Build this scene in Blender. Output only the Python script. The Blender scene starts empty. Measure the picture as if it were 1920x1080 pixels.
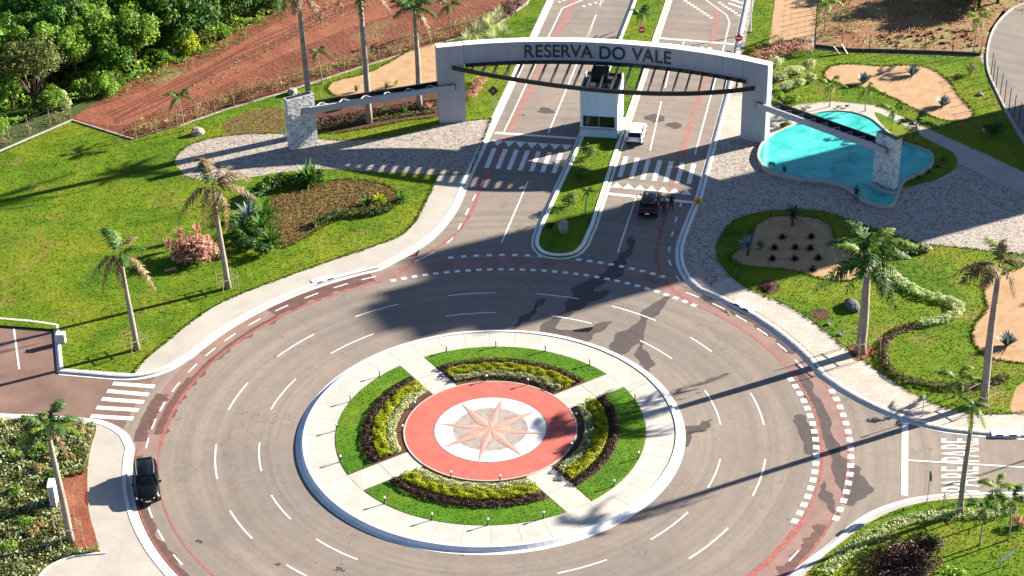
import bpy, bmesh, math, random
import numpy as np
from mathutils import Matrix, Vector
R = math.radians
random.seed(7); RNG = np.random.default_rng(11)
SC = bpy.context.scene
COL = SC.collection

# ------------------------------------------------------------------ camera, sky, sun, exposure
F, PITCH, ROLL, CAM = 3482.18, R(30.5487), R(-1.52433), (2.014, -121.515, 85.0)
cd = bpy.data.cameras.new('Camera'); cam = bpy.data.objects.new('Camera', cd); COL.objects.link(cam)
cd.sensor_width = 36.0; cd.lens = 36.0 * F / 1920.0; cd.clip_start = 1.0; cd.clip_end = 2000.0
cam.matrix_world = Matrix.Translation(CAM) @ Matrix.Rotation(math.pi / 2 - PITCH, 4, 'X') @ Matrix.Rotation(ROLL, 4, 'Z')
SC.camera = cam
SUN_EL, SUN_AZ = R(20.5), R(24.5)            # sun stands at math angle 24.5 deg from +X, shadows run to 204.5
world = bpy.data.worlds.new('World'); SC.world = world; world.use_nodes = True
wn = world.node_tree; wn.nodes.clear()
sky = wn.nodes.new('ShaderNodeTexSky'); sky.sky_type = 'NISHITA'; sky.sun_disc = False
sky.air_density = .55; sky.dust_density = .3; sky.ozone_density = 1.5
sky.sun_elevation = SUN_EL; sky.sun_rotation = math.pi / 2 - SUN_AZ
bg = wn.nodes.new('ShaderNodeBackground'); bg.inputs[1].default_value = 0.05
wo = wn.nodes.new('ShaderNodeOutputWorld')
wn.links.new(sky.outputs[0], bg.inputs[0]); wn.links.new(bg.outputs[0], wo.inputs[0])
sd = bpy.data.lights.new('Sun', 'SUN'); sun = bpy.data.objects.new('Sun', sd); COL.objects.link(sun)
sd.energy = 5.0; sd.angle = R(0.6); sd.color = (1.0, 0.9, 0.76)
sdir = Vector((math.cos(SUN_EL) * math.cos(SUN_AZ), math.cos(SUN_EL) * math.sin(SUN_AZ), math.sin(SUN_EL)))
sun.rotation_euler = sdir.to_track_quat('Z', 'Y').to_euler(); sun.location = sdir * 300
SC.view_settings.view_transform = 'Standard'; SC.view_settings.look = 'None'
SC.view_settings.gamma = 1.0; SC.view_settings.use_curve_mapping = False
SC.view_settings.exposure = 2.15
SC.render.resolution_x, SC.render.resolution_y = 1024, 576

# ------------------------------------------------------------------ helpers: survey points
def g(px, py, z=0.0):
    """survey: a point of the photograph -> its place on the level z (metres, origin = roundabout centre)"""
    qx, qy = px - 960.0, py - 540.0
    c, s = math.cos(ROLL), math.sin(ROLL)
    x, y = c * qx + s * qy, -s * qx + c * qy
    d = (x, F * math.cos(PITCH) - y * math.sin(PITCH), -F * math.sin(PITCH) - y * math.cos(PITCH))
    t = (z - CAM[2]) / d[2]
    return (CAM[0] + d[0] * t, CAM[1] + d[1] * t)
def gs(pts, z=0.0): return [g(x, y, z) for x, y in pts]
RA = R(11.8)
def rd(lat, al): return (lat * math.cos(RA) + al * math.sin(RA), -lat * math.sin(RA) + al * math.cos(RA))
def arc(r, a0, a1, n=24, c=(0, 0)):
    return [(c[0] + r * math.cos(R(a0 + (a1 - a0) * i / n)), c[1] + r * math.sin(R(a0 + (a1 - a0) * i / n))) for i in range(n + 1)]
def smooth(pts, n=5, closed=False):
    P = [np.array(p, float) for p in pts]; N = len(P); out = []
    for i in range(N if closed else N - 1):
        p1, p2 = P[i], P[(i + 1) % N]
        p0 = P[i - 1] if (closed or i > 0) else 2 * p1 - p2
        p3 = P[(i + 2) % N] if (closed or i + 2 < N) else 2 * p2 - p1
        for k in range(n):
            t = k / n
            out.append(tuple(0.5 * ((2 * p1) + (p2 - p0) * t + (2 * p0 - 5 * p1 + 4 * p2 - p3) * t * t + (3 * p1 - p0 - 3 * p2 + p3) * t ** 3)))
    if not closed: out.append(tuple(P[-1]))
    return out
def area(p): return 0.5 * sum(p[i][0] * p[(i + 1) % len(p)][1] - p[(i + 1) % len(p)][0] * p[i][1] for i in range(len(p)))
def inside(xy, poly):
    x, y = xy[:, 0], xy[:, 1]; r = np.zeros(len(x), bool); n = len(poly)
    for i in range(n):
        x0, y0 = poly[i]; x1, y1 = poly[(i + 1) % n]
        if y0 == y1: continue
        c = ((y0 > y) != (y1 > y)) & (x < (x1 - x0) * (y - y0) / (y1 - y0) + x0); r ^= c
    return r
def scatter(poly, dens, holes=()):
    P = np.array(poly); lo, hi = P.min(0), P.max(0); n = int((hi - lo).prod() * dens)
    q = lo + RNG.random((n, 2)) * (hi - lo); m = inside(q, poly)
    for h in holes: m &= ~inside(q, h)
    return q[m]

# ------------------------------------------------------------------ helpers: objects
def link(o, parent=None):
    COL.objects.link(o)
    if parent is not None: o.parent = parent
    return o
def tag(o, label=None, cat=None, group=None, kind=None):
    if label: o['label'] = label
    if cat: o['category'] = cat
    if group: o['group'] = group
    if kind: o['kind'] = kind
    return o
def empty(name, loc=(0, 0, 0), rz=0.0):
    o = bpy.data.objects.new(name, None); o.empty_display_size = 0.3
    o.location = loc; o.rotation_euler = (0, 0, rz); return link(o)
def mobj(name, me, mat=None, parent=None):
    o = bpy.data.objects.new(name, me)
    if mat is not None and not me.materials:
        for m in (mat if isinstance(mat, (list, tuple)) else [mat]): me.materials.append(m)
    return link(o, parent)
def copy_tree(o, parent=None):
    c = o.copy(); COL.objects.link(c); c.parent = parent
    for ch in KIDS.get(o.name, [k for k in o.children]): copy_tree(ch, c)
    return c
KIDS = {}
def npmesh(name, V, Fq, k, smooth_=False):
    """mesh from numpy: V (n,3), Fq (m,k)"""
    me = bpy.data.meshes.new(name); V = np.asarray(V, np.float32); Fq = np.asarray(Fq, np.int32)
    me.vertices.add(len(V)); me.vertices.foreach_set('co', V.ravel())
    me.loops.add(Fq.size); me.loops.foreach_set('vertex_index', Fq.ravel())
    me.polygons.add(len(Fq)); me.polygons.foreach_set('loop_start', np.arange(0, Fq.size, k, dtype=np.int32))
    me.polygons.foreach_set('loop_total', np.full(len(Fq), k, np.int32))
    if smooth_: me.polygons.foreach_set('use_smooth', np.ones(len(Fq), bool))
    me.update(calc_edges=True); return me
class MB:
    def __init__(s): s.v = []; s.f = []; s.m = []
    def add(s, V, Fs, mi=0):
        b = len(s.v); s.v += [tuple(p) for p in V]
        for f in Fs: s.f.append([b + i for i in f]); s.m.append(mi)
        return s
    def box(s, x0, x1, y0, y1, z0, z1, M=None, mi=0):
        V = [Vector((x, y, z)) for z in (z0, z1) for y in (y0, y1) for x in (x0, x1)]
        if M is not None: V = [M @ p for p in V]
        return s.add(V, [(0, 2, 3, 1), (4, 5, 7, 6), (0, 1, 5, 4), (2, 6, 7, 3), (0, 4, 6, 2), (1, 3, 7, 5)], mi)
    def bar(s, a, b, w, h, mi=0):
        a, b = Vector(a), Vector(b); d = (b - a); L = d.length; d.normalize()
        up = Vector((0, 0, 1)) if abs(d.z) < .95 else Vector((1, 0, 0))
        x = d.cross(up).normalized(); u = x.cross(d)
        V = [p + x * (i * w / 2) + u * (j * h / 2) for p in (a, b) for j in (-1, 1) for i in (-1, 1)]
        return s.add(V, [(0, 2, 3, 1), (4, 5, 7, 6), (0, 1, 5, 4), (2, 6, 7, 3), (0, 4, 6, 2), (1, 3, 7, 5)], mi)
    def tube(s, pts, rad, n=8, cap=True, mi=0):
        pts = [Vector(p) for p in pts]; rs = rad if hasattr(rad, '__len__') else [rad] * len(pts); V = []; Fs = []
        for i, p in enumerate(pts):
            d = (pts[min(i + 1, len(pts) - 1)] - pts[max(i - 1, 0)]).normalized()
            up = Vector((0, 0, 1)) if abs(d.z) < .9 else Vector((1, 0, 0))
            x = d.cross(up).normalized(); y = x.cross(d)
            for k in range(n):
                a = 2 * math.pi * k / n; V.append(p + x * (rs[i] * math.cos(a)) + y * (rs[i] * math.sin(a)))
        for i in range(len(pts) - 1):
            for k in range(n):
                a, b = i * n + k, i * n + (k + 1) % n; Fs.append((a, b, b + n, a + n))
        if cap: Fs.append(tuple(reversed(range(n)))); Fs.append(tuple(range((len(pts) - 1) * n, len(pts) * n)))
        return s.add(V, Fs, mi)
    def lathe(s, prof, n=16, c=(0, 0, 0), mi=0):
        V = []; Fs = []
        for r, z in prof:
            for k in range(n): V.append((c[0] + r * math.cos(2 * math.pi * k / n), c[1] + r * math.sin(2 * math.pi * k / n), c[2] + z))
        for i in range(len(prof) - 1):
            for k in range(n):
                a, b = i * n + k, i * n + (k + 1) % n; Fs.append((a, b, b + n, a + n))
        Fs.append(tuple(reversed(range(n)))); Fs.append(tuple(range((len(prof) - 1) * n, len(prof) * n)))
        return s.add(V, Fs, mi)
    def loft(s, loops, closed=True, caps=True, mi=0):
        n = len(loops[0]); V = [p for l in loops for p in l]; Fs = []
        for i in range(len(loops) - 1):
            for k in range(n if closed else n - 1):
                a, b = i * n + k, i * n + (k + 1) % n; Fs.append((a, b, b + n, a + n))
        if caps: Fs.append(tuple(reversed(range(n)))); Fs.append(tuple(range((len(loops) - 1) * n, len(loops) * n)))
        return s.add(V, Fs, mi)
    def mesh(s, name, sm=False):
        me = bpy.data.meshes.new(name); me.from_pydata([tuple(p) for p in s.v], [], s.f); me.update()
        if any(s.m): me.polygons.foreach_set('material_index', s.m)
        bm = bmesh.new(); bm.from_mesh(me); bmesh.ops.recalc_face_normals(bm, faces=bm.faces[:]); bm.to_mesh(me); bm.free()
        if sm: me.polygons.foreach_set('use_smooth', [True] * len(me.polygons))
        return me
    def build(s, name, mat, parent=None, sm=False): return mobj(name, s.mesh(name, sm), mat, parent)
def sheet(name, pts, z, mat, thick=0.0, parent=None, kind=None, holes=()):
    pts = [tuple(p)[:2] for p in pts]
    if area(pts) < 0: pts = pts[::-1]
    bm = bmesh.new(); vs = [bm.verts.new((x, y, z)) for x, y in pts]; bm.faces.new(vs)
    if thick:
        lo = [bm.verts.new((x, y, z - thick)) for x, y in pts]; n = len(pts)
        for i in range(n): bm.faces.new((vs[(i + 1) % n], vs[i], lo[i], lo[(i + 1) % n]))
    bmesh.ops.triangulate(bm, faces=[f for f in bm.faces if len(f.verts) > 4])
    me = bpy.data.meshes.new(name); bm.to_mesh(me); bm.free()
    o = mobj(name, me, mat, parent)
    if kind: o['kind'] = kind
    return o
def offset_path(path, closed):
    P = np.array(path, float); n = len(P); T = np.zeros_like(P)
    for i in range(n):
        a = P[i - 1] if (closed or i > 0) else P[i]; b = P[(i + 1) % n] if (closed or i < n - 1) else P[i]
        T[i] = b - a
    T /= np.linalg.norm(T, axis=1)[:, None] + 1e-9
    return P, np.stack([-T[:, 1], T[:, 0]], 1)
def sweep(name, path, prof, mat, closed=False, side=1, parent=None, kind=None, sm=False):
    P, N = offset_path(path, closed); mb = MB(); loops = []
    for p, nn in zip(P, N): loops.append([(p[0] + nn[0] * o * side, p[1] + nn[1] * o * side, z) for o, z in prof])
    if closed: loops.append(loops[0])
    mb.loft(loops, closed=False, caps=False); o = mb.build(name, mat, parent, sm)
    if kind: o['kind'] = kind
    return o
def ribbon(name, path, w, z, mat, parent=None, closed=False):
    return sweep(name, path, [(-w / 2, z), (w / 2, z)], mat, closed, parent=parent)

# ------------------------------------------------------------------ helpers: materials
def nt(name):
    m = bpy.data.materials.new(name); m.use_nodes = True; t = m.node_tree; b = t.nodes['Principled BSDF']; return m, t, b
def noise(t, vec, scale, detail=4, rough=.55, dist=0):
    n = t.nodes.new('ShaderNodeTexNoise'); n.inputs['Scale'].default_value = scale; n.inputs['Detail'].default_value = detail
    n.inputs['Roughness'].default_value = rough; n.inputs['Distortion'].default_value = dist; t.links.new(vec, n.inputs['Vector']); return n.outputs['Fac']
def ramp(t, fac, stops):
    r = t.nodes.new('ShaderNodeValToRGB'); e = r.color_ramp.elements
    while len(e) < len(stops): e.new(0.5)
    for el, (p, c) in zip(e, stops): el.position = p; el.color = (*c, 1) if len(c) == 3 else c
    t.links.new(fac, r.inputs[0]); return r.outputs[0]
def mix(t, fac, a, b, mode='MIX'):
    n = t.nodes.new('ShaderNodeMix'); n.data_type = 'RGBA'; n.blend_type = mode
    for s, v in ((n.inputs[0], fac), (n.inputs[6], a), (n.inputs[7], b)):
        if hasattr(v, 'is_linked') or hasattr(v, 'links'): t.links.new(v, s)
        elif isinstance(v, (int, float)): s.default_value = v
        else: s.default_value = (*v, 1)
    return n.outputs[2]
def position(t): return t.nodes.new('ShaderNodeNewGeometry').outputs['Position']
def bump(t, b, h, strength=.3, dist=.02):
    n = t.nodes.new('ShaderNodeBump'); n.inputs['Strength'].default_value = strength; n.inputs['Distance'].default_value = dist
    t.links.new(h, n.inputs['Height']); t.links.new(n.outputs[0], b.inputs['Normal'])
def g_mat(name, stops, scale=1.0, fine=12.0, rough=.85, bs=.3, bd=.02, spec=.3, speckle=None, obj=False, big=None, fk=.55):
    """noise-mottled matte surface in world space"""
    m, t, b = nt(name)
    v = t.nodes.new('ShaderNodeTexCoord').outputs['Object'] if obj else position(t)
    c = ramp(t, noise(t, v, scale, 6, .62, .3), stops)
    f = noise(t, v, fine, 3, .6)
    c = mix(t, fk, c, ramp(t, f, [(.25, (.45, .45, .45)), (.75, (1, 1, 1))]), 'MULTIPLY') if speckle is None else mix(t, ramp(t, f, [(speckle[0], (0, 0, 0)), (speckle[0] + .12, (1, 1, 1))]), c, speckle[1])
    if big: c = mix(t, ramp(t, noise(t, v, big[0], 3, .5), [(big[1], (0, 0, 0)), (big[2], (1, 1, 1))]), c, big[3])
    t.links.new(c, b.inputs['Base Color']); b.inputs['Roughness'].default_value = rough; b.inputs['Specular IOR Level'].default_value = spec
    bump(t, b, f, bs, bd); return m
def p_mat(name, c, rough=.5, metal=0.0, spec=.5, var=.12, scale=6.0, coat=0):
    m, t, b = nt(name); v = t.nodes.new('ShaderNodeTexCoord').outputs['Object']
    f = noise(t, v, scale, 5, .6)
    t.links.new(ramp(t, f, [(.3, tuple(x * (1 - var) for x in c)), (.7, tuple(min(1, x * (1 + var)) for x in c))]), b.inputs['Base Color'])
    b.inputs['Roughness'].default_value = rough; b.inputs['Metallic'].default_value = metal; b.inputs['Specular IOR Level'].default_value = spec
    b.inputs['Coat Weight'].default_value = coat; return m
def leaf_mat(name, cols, trans=.3, rough=.55, patch=.35):
    """foliage: every leaf its own tint, patches by place"""
    m, t, b = nt(name); geo = t.nodes.new('ShaderNodeNewGeometry'); oi = t.nodes.new('ShaderNodeObjectInfo')
    n = len(cols); c = ramp(t, geo.outputs['Random Per Island'], [(i / max(1, n - 1), k) for i, k in enumerate(cols)])
    f = noise(t, geo.outputs['Position'], .9, 3, .6)
    c = mix(t, patch, c, ramp(t, f, [(.3, (.35, .35, .35)), (.7, (1, 1, 1))]), 'MULTIPLY')
    hv = t.nodes.new('ShaderNodeHueSaturation'); mr = t.nodes.new('ShaderNodeMapRange')
    mr.inputs['To Min'].default_value = .75; mr.inputs['To Max'].default_value = 1.25; t.links.new(oi.outputs['Random'], mr.inputs[0])
    t.links.new(mr.outputs[0], hv.inputs['Value']); t.links.new(c, hv.inputs['Color']); c = hv.outputs[0]
    t.links.new(c, b.inputs['Base Color']); b.inputs['Roughness'].default_value = rough; b.inputs['Specular IOR Level'].default_value = .25
    tr = t.nodes.new('ShaderNodeBsdfTranslucent'); ms = t.nodes.new('ShaderNodeMixShader'); ms.inputs[0].default_value = trans
    t.links.new(c, tr.inputs[0]); t.links.new(b.outputs[0], ms.inputs[1]); t.links.new(tr.outputs[0], ms.inputs[2])
    t.links.new(ms.outputs[0], t.nodes['Material Output'].inputs[0]); return m

M = {}
def make_asphalt(name, base, warm, dark, wet=None):
    m, t, b = nt(name); v = position(t)
    c = ramp(t, noise(t, v, .09, 5, .6, .6), [(.3, base), (.7, warm)])
    mp = t.nodes.new('ShaderNodeMapping'); mp.inputs['Scale'].default_value = (1, 1, 1); t.links.new(v, mp.inputs[0])
    # tyre polish: bands that follow the ring
    ln = t.nodes.new('ShaderNodeVectorMath'); ln.operation = 'LENGTH'; t.links.new(v, ln.inputs[0])
    cx = t.nodes.new('ShaderNodeCombineXYZ'); t.links.new(ln.outputs['Value'], cx.inputs[0])
    band = noise(t, cx.outputs[0], .8, 4, .6)
    c = mix(t, .7, c, ramp(t, band, [(.32, (.62, .62, .64)), (.62, (1, 1, 1))]), 'MULTIPLY')
    vc = t.nodes.new('ShaderNodeTexVoronoi'); vc.feature = 'DISTANCE_TO_EDGE'; vc.inputs['Scale'].default_value = .16
    wv = t.nodes.new('ShaderNodeVectorMath'); wv.operation = 'ADD'; nz = t.nodes.new('ShaderNodeTexNoise'); nz.inputs['Scale'].default_value = .9; nz.inputs['Detail'].default_value = 5; t.links.new(v, nz.inputs['Vector'])
    sc = t.nodes.new('ShaderNodeVectorMath'); sc.operation = 'SCALE'; sc.inputs['Scale'].default_value = 2.2; t.links.new(nz.outputs['Color'], sc.inputs[0]); t.links.new(v, wv.inputs[0]); t.links.new(sc.outputs[0], wv.inputs[1]); t.links.new(wv.outputs[0], vc.inputs['Vector'])
    crack = mix(t, ramp(t, noise(t, v, .12, 2), [(.48, (0, 0, 0)), (.56, (1, 1, 1))]), (0, 0, 0), ramp(t, vc.outputs['Distance'], [(.0, (.75, .75, .75)), (.007, (0, 0, 0))]))
    c = mix(t, crack, c, dark)
    c = mix(t, .5, c, ramp(t, noise(t, v, 1.1, 6, .7, 1.0), [(.32, (.7, .7, .7)), (.62, (1, 1, 1))]), 'MULTIPLY')
    c = mix(t, ramp(t, noise(t, v, .35, 6, .65, 1.5), [(.66, (0, 0, 0)), (.74, (.55, .55, .55))]), c, dark)
    f = noise(t, v, 30, 3, .7)
    c = mix(t, .35, c, ramp(t, f, [(.3, (.5, .5, .5)), (.7, (1, 1, 1))]), 'MULTIPLY')
    t.links.new(c, b.inputs['Base Color']); b.inputs['Roughness'].default_value = .8; b.inputs['Specular IOR Level'].default_value = .25
    bump(t, b, f, .25, .008); return m
M['asphalt'] = make_asphalt('asphalt', (.218, .188, .165), (.285, .24, .2), (.1, .087, .081))
M['asphalt_far'] = make_asphalt('asphalt_grey', (.2, .185, .165), (.25, .225, .195), (.12, .11, .1))
M['asphalt_red'] = g_mat('asphalt_dusty_red', [(.3, (.125, .08, .065)), (.55, (.2, .125, .1)), (.75, (.24, .16, .13))], .25, 20, .9)
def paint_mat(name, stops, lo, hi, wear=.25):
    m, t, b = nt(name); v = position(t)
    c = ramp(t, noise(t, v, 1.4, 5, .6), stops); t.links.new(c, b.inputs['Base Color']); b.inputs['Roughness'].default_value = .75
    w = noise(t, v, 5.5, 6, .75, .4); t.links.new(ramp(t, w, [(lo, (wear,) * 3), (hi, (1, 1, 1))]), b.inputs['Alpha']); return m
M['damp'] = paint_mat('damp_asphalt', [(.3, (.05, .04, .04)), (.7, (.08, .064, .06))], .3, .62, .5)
M['damp_red'] = paint_mat('damp_red_silt', [(.3, (.08, .042, .036)), (.7, (.15, .075, .06))], .34, .62, .35)
M['paint'] = paint_mat('white_road_paint', [(.3, (.6, .58, .54)), (.6, (.76, .75, .72))], .3, .44)
M['paint_solid'] = g_mat('white_road_paint_new', [(.3, (.68, .66, .62)), (.6, (.8, .79, .76))], 1.2, 30, .7, .1, .004)
M['kerb'] = g_mat('white_painted_kerb', [(.25, (.6, .58, .54)), (.5, (.8, .8, .79)), (.8, (.83, .83, .82))], .5, 18, .65, .15, .01)
M['red_paint'] = paint_mat('red_lane_paint', [(.3, (.24, .07, .062)), (.6, (.34, .115, .1))], .34, .56)
M['concrete'] = g_mat('pale_concrete', [(.2, (.3, .275, .24)), (.5, (.37, .35, .315)), (.8, (.42, .4, .365))], .35, 5, .85, .15, .01, fk=.25)
M['slab'] = g_mat('island_concrete', [(.2, (.34, .32, .285)), (.5, (.42, .405, .37)), (.8, (.47, .455, .42))], .45, 3, .8, .1, .008, fk=.16)
def lawn_mat(name, a, b_, c_, d_):
    m, t, b = nt(name); v = position(t)
    c = ramp(t, noise(t, v, .11, 5, .62, .8), [(.28, a), (.48, b_), (.68, c_)])
    c = mix(t, ramp(t, noise(t, v, .2, 5, .65, 1.2), [(.56, (0, 0, 0)), (.7, (.85, .85, .85))]), c, d_)
    c = mix(t, .55, c, ramp(t, noise(t, v, .55, 5, .65, .5), [(.34, (.5, .58, .42)), (.6, (1, 1, 1))]), 'MULTIPLY')
    f = noise(t, v, 3.5, 5, .75)
    c = mix(t, .6, c, ramp(t, f, [(.3, (.45, .5, .35)), (.68, (1, 1, 1))]), 'MULTIPLY')
    t.links.new(c, b.inputs['Base Color']); b.inputs['Roughness'].default_value = .9; b.inputs['Specular IOR Level'].default_value = .1
    bump(t, b, noise(t, v, 9, 4, .7), .8, .06); return m
M['lawn'] = lawn_mat('lawn', (.05, .13, .008), (.12, .2, .01), (.2, .228, .018), (.25, .19, .055))
M['lawn_isl'] = lawn_mat('island_lawn', (.055, .15, .01), (.09, .21, .014), (.15, .24, .02), (.16, .18, .035))
M['blade'] = lawn_mat('grass_blade', (.055, .14, .008), (.13, .215, .01), (.21, .238, .018), (.26, .2, .06))
M['sand'] = g_mat('tan_gravel', [(.3, (.33, .205, .11)), (.55, (.42, .27, .15)), (.8, (.46, .31, .18))], .8, 9, .95, .5, .03)
M['soil'] = g_mat('brown_soil', [(.3, (.05, .022, .012)), (.6, (.1, .045, .022)), (.8, (.15, .075, .035))], 1.2, 9, .95, .8, .05)
M['dry_bed'] = g_mat('dry_ground_cover', [(.25, (.06, .055, .014)), (.45, (.12, .085, .022)), (.62, (.17, .095, .03)), (.8, (.16, .14, .04))], 1.3, 7, .95, .9, .06)
M['dirt'] = g_mat('red_dirt', [(.25, (.09, .025, .013)), (.5, (.155, .045, .022)), (.75, (.21, .078, .042))], .25, 2.0, .95, 1.0, .15, big=(.12, .58, .72, (.15, .11, .045)))
M['dirt_dry'] = g_mat('dry_weedy_dirt', [(.25, (.16, .05, .03)), (.45, (.24, .11, .06)), (.6, (.24, .19, .08)), (.8, (.14, .16, .035))], .3, 3.0, .95, .9, .1)
M['track'] = g_mat('red_dirt_track', [(.25, (.15, .045, .024)), (.5, (.22, .07, .037)), (.75, (.28, .115, .068))], .35, 2.5, .95, .8, .1)
M['forest_floor'] = g_mat('undergrowth_floor', [(.3, (.018, .035, .008)), (.6, (.05, .085, .015)), (.8, (.1, .08, .025))], .4, 3, .95, .9, .1)
def cobble_mat():
    m, t, b = nt('granite_setts'); v = position(t)
    vo = t.nodes.new('ShaderNodeTexVoronoi'); vo.inputs['Scale'].default_value = 5.5; t.links.new(v, vo.inputs['Vector'])
    ve = t.nodes.new('ShaderNodeTexVoronoi'); ve.feature = 'DISTANCE_TO_EDGE'; ve.inputs['Scale'].default_value = 5.5; t.links.new(v, ve.inputs['Vector'])
    sp = t.nodes.new('ShaderNodeSeparateColor'); t.links.new(vo.outputs['Color'], sp.inputs[0])
    c = ramp(t, sp.outputs[0], [(.0, (.09, .085, .085)), (.16, (.2, .18, .165)), (.5, (.32, .285, .245)), (1, (.4, .36, .31))])
    c = mix(t, ramp(t, noise(t, v, .3, 4, .6), [(.5, (0, 0, 0)), (.75, (.4, .4, .4))]), c, (.3, .235, .19))
    e = ramp(t, ve.outputs['Distance'], [(.0, (.45, .45, .45)), (.08, (1, 1, 1))])
    c = mix(t, .9, c, e, 'MULTIPLY'); t.links.new(c, b.inputs['Base Color']); b.inputs['Roughness'].default_value = .75
    bump(t, b, ve.outputs['Distance'], .5, .03); return m
M['cobble'] = cobble_mat()
def stone_mat():
    m, t, b = nt('split_stone'); oi = t.nodes.new('ShaderNodeNewGeometry'); v = position(t)
    c = ramp(t, oi.outputs['Random Per Island'], [(0, (.3, .31, .33)), (.25, (.5, .51, .53)), (.7, (.64, .64, .64)), (1, (.76, .75, .72))])
    f = noise(t, v, 7, 4, .7); c = mix(t, .5, c, ramp(t, f, [(.3, (.5, .5, .5)), (.7, (1, 1, 1))]), 'MULTIPLY')
    t.links.new(c, b.inputs['Base Color']); b.inputs['Roughness'].default_value = .8; bump(t, b, f, .6, .03); return m
M['stone'] = stone_mat()
M['mortar'] = p_mat('grey_mortar', (.3, .3, .3), .9)
def clad_mat(name, c):
    m, t, b = nt(name); v = position(t); mp = t.nodes.new('ShaderNodeMapping'); mp.inputs['Scale'].default_value = (1.1, 1.1, .12); t.links.new(v, mp.inputs[0])
    f = noise(t, mp.outputs[0], 1.0, 5, .6); k = mix(t, .5, c, ramp(t, f, [(.3, (.8, .8, .78)), (.6, (1, 1, 1))]), 'MULTIPLY')
    k = mix(t, .4, k, ramp(t, noise(t, v, .5, 4), [(.3, (.8, .8, .8)), (.7, (1, 1, 1))]), 'MULTIPLY')
    t.links.new(k, b.inputs['Base Color']); b.inputs['Roughness'].default_value = .5; b.inputs['Specular IOR Level'].default_value = .3; return m
M['clad'] = clad_mat('light_grey_cladding', (.36, .37, .39))
M['clad_core'] = p_mat('dark_joint', (.1, .1, .1), .8)
M['white_wall'] = clad_mat('white_render', (.78, .78, .77))
M['sky_tint_wall'] = clad_mat('sky_tinted_render', (.5, .62, .72))  # guardhouse walls: blue sky reflection in shade mixed into their base colour
M['black_steel'] = p_mat('black_steel', (.012, .012, .014), .45, 0, .5, .2)
M['letter'] = p_mat('dark_petrol_letter', (.012, .028, .04), .4)
M['dark_roof'] = p_mat('dark_roof_sheet', (.03, .033, .036), .6)
M['glass'] = p_mat('dark_glass', (.006, .007, .009), .1, 0, .35)
M['win_glass'] = p_mat('blue_window_glass', (.04, .07, .1), .08, 0, .8)
M['brick'] = g_mat('red_sett_paving', [(.25, (.4, .095, .075)), (.5, (.48, .12, .095)), (.8, (.52, .155, .125))], .9, 14, .85, .35, .02)
M['star_pink'] = g_mat('pink_stone', [(.3, (.46, .25, .2)), (.7, (.56, .33, .27))], 2, 14, .8)
M['star_edge'] = g_mat('dark_joint_line', [(.3, (.16, .15, .15)), (.7, (.22, .2, .2))], 2, 14, .8)
M['star_grey'] = g_mat('grey_mosaic_setts', [(.3, (.22, .19, .18)), (.5, (.33, .28, .26)), (.75, (.42, .36, .33))], 1.5, 7, .8)
M['star_white'] = g_mat('white_mosaic', [(.3, (.66, .65, .63)), (.7, (.74, .73, .71))], 1, 10, .75)
M['bark'] = g_mat('bark', [(.3, (.05, .035, .025)), (.7, (.12, .085, .06))], 3, 12, .95, .8, .05, obj=True)
def trunk_mat():
    m, t, b = nt('ringed_palm_trunk'); v = t.nodes.new('ShaderNodeTexCoord').outputs['Object']
    c = ramp(t, noise(t, v, 1.6, 5, .65), [(.3, (.17, .145, .12)), (.5, (.26, .225, .185)), (.8, (.36, .31, .25))])
    w = t.nodes.new('ShaderNodeTexWave'); w.bands_direction = 'Z'; w.inputs['Scale'].default_value = 1.3; w.inputs['Distortion'].default_value = 1.5; w.inputs['Detail'].default_value = 2; t.links.new(v, w.inputs['Vector'])
    c = mix(t, .6, c, ramp(t, w.outputs['Fac'], [(.1, (.5, .48, .45)), (.4, (1, 1, 1))]), 'MULTIPLY'); t.links.new(c, b.inputs['Base Color']); b.inputs['Roughness'].default_value = .9; bump(t, b, w.outputs['Fac'], .4, .03); return m
M['palm_trunk'] = trunk_mat()
M['crownshaft'] = p_mat('green_crownshaft', (.2, .27, .06), .5, var=.25, scale=2)
M['wood'] = p_mat('weathered_stake_wood', (.26, .2, .13), .85, var=.3, scale=4)
M['rock'] = g_mat('pale_rock', [(.3, (.18, .17, .15)), (.6, (.33, .31, .27)), (.8, (.44, .41, .36))], 2.5, 9, .9, .8, .08, obj=True)
M['rock_dark'] = g_mat('dark_grey_rock', [(.3, (.07, .075, .08)), (.7, (.15, .15, .155))], 2.5, 9, .85, .8, .08, obj=True)
M['pool_floor'] = g_mat('turquoise_pool_tile', [(.3, (.045, .42, .44)), (.7, (.07, .55, .55))], .25, 6, .5)
M['globe'] = p_mat('opal_globe', (.85, .84, .8), .3)
M['sign_yellow'] = p_mat('amber_sign', (.55, .26, .01), .5)
M['sign_red'] = p_mat('red_sign', (.45, .02, .02), .5)
M['sign_black'] = p_mat('dark_sign_back', (.02, .02, .022), .5)
M['galv'] = p_mat('galvanised_post', (.35, .35, .36), .45, .6)
M['wire'] = p_mat('fence_wire', (.25, .24, .23), .5, .7)
M['tower'] = g_mat('tower_render', [(.3, (.42, .4, .36)), (.7, (.52, .5, .46))], .2, 5, .85)
def water_mat():
    m, t, b = nt('turquoise_water'); v = position(t)
    c = ramp(t, noise(t, v, .35, 5, .6, 1.0), [(.32, (.02, .27, .27)), (.5, (.05, .43, .4)), (.68, (.1, .5, .45))])
    t.links.new(c, b.inputs['Base Color']); b.inputs['Roughness'].default_value = .1; b.inputs['IOR'].default_value = 1.25
    bump(t, b, noise(t, v, 3.5, 4, .6), .3, .04); return m
M['water'] = water_mat()
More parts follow.
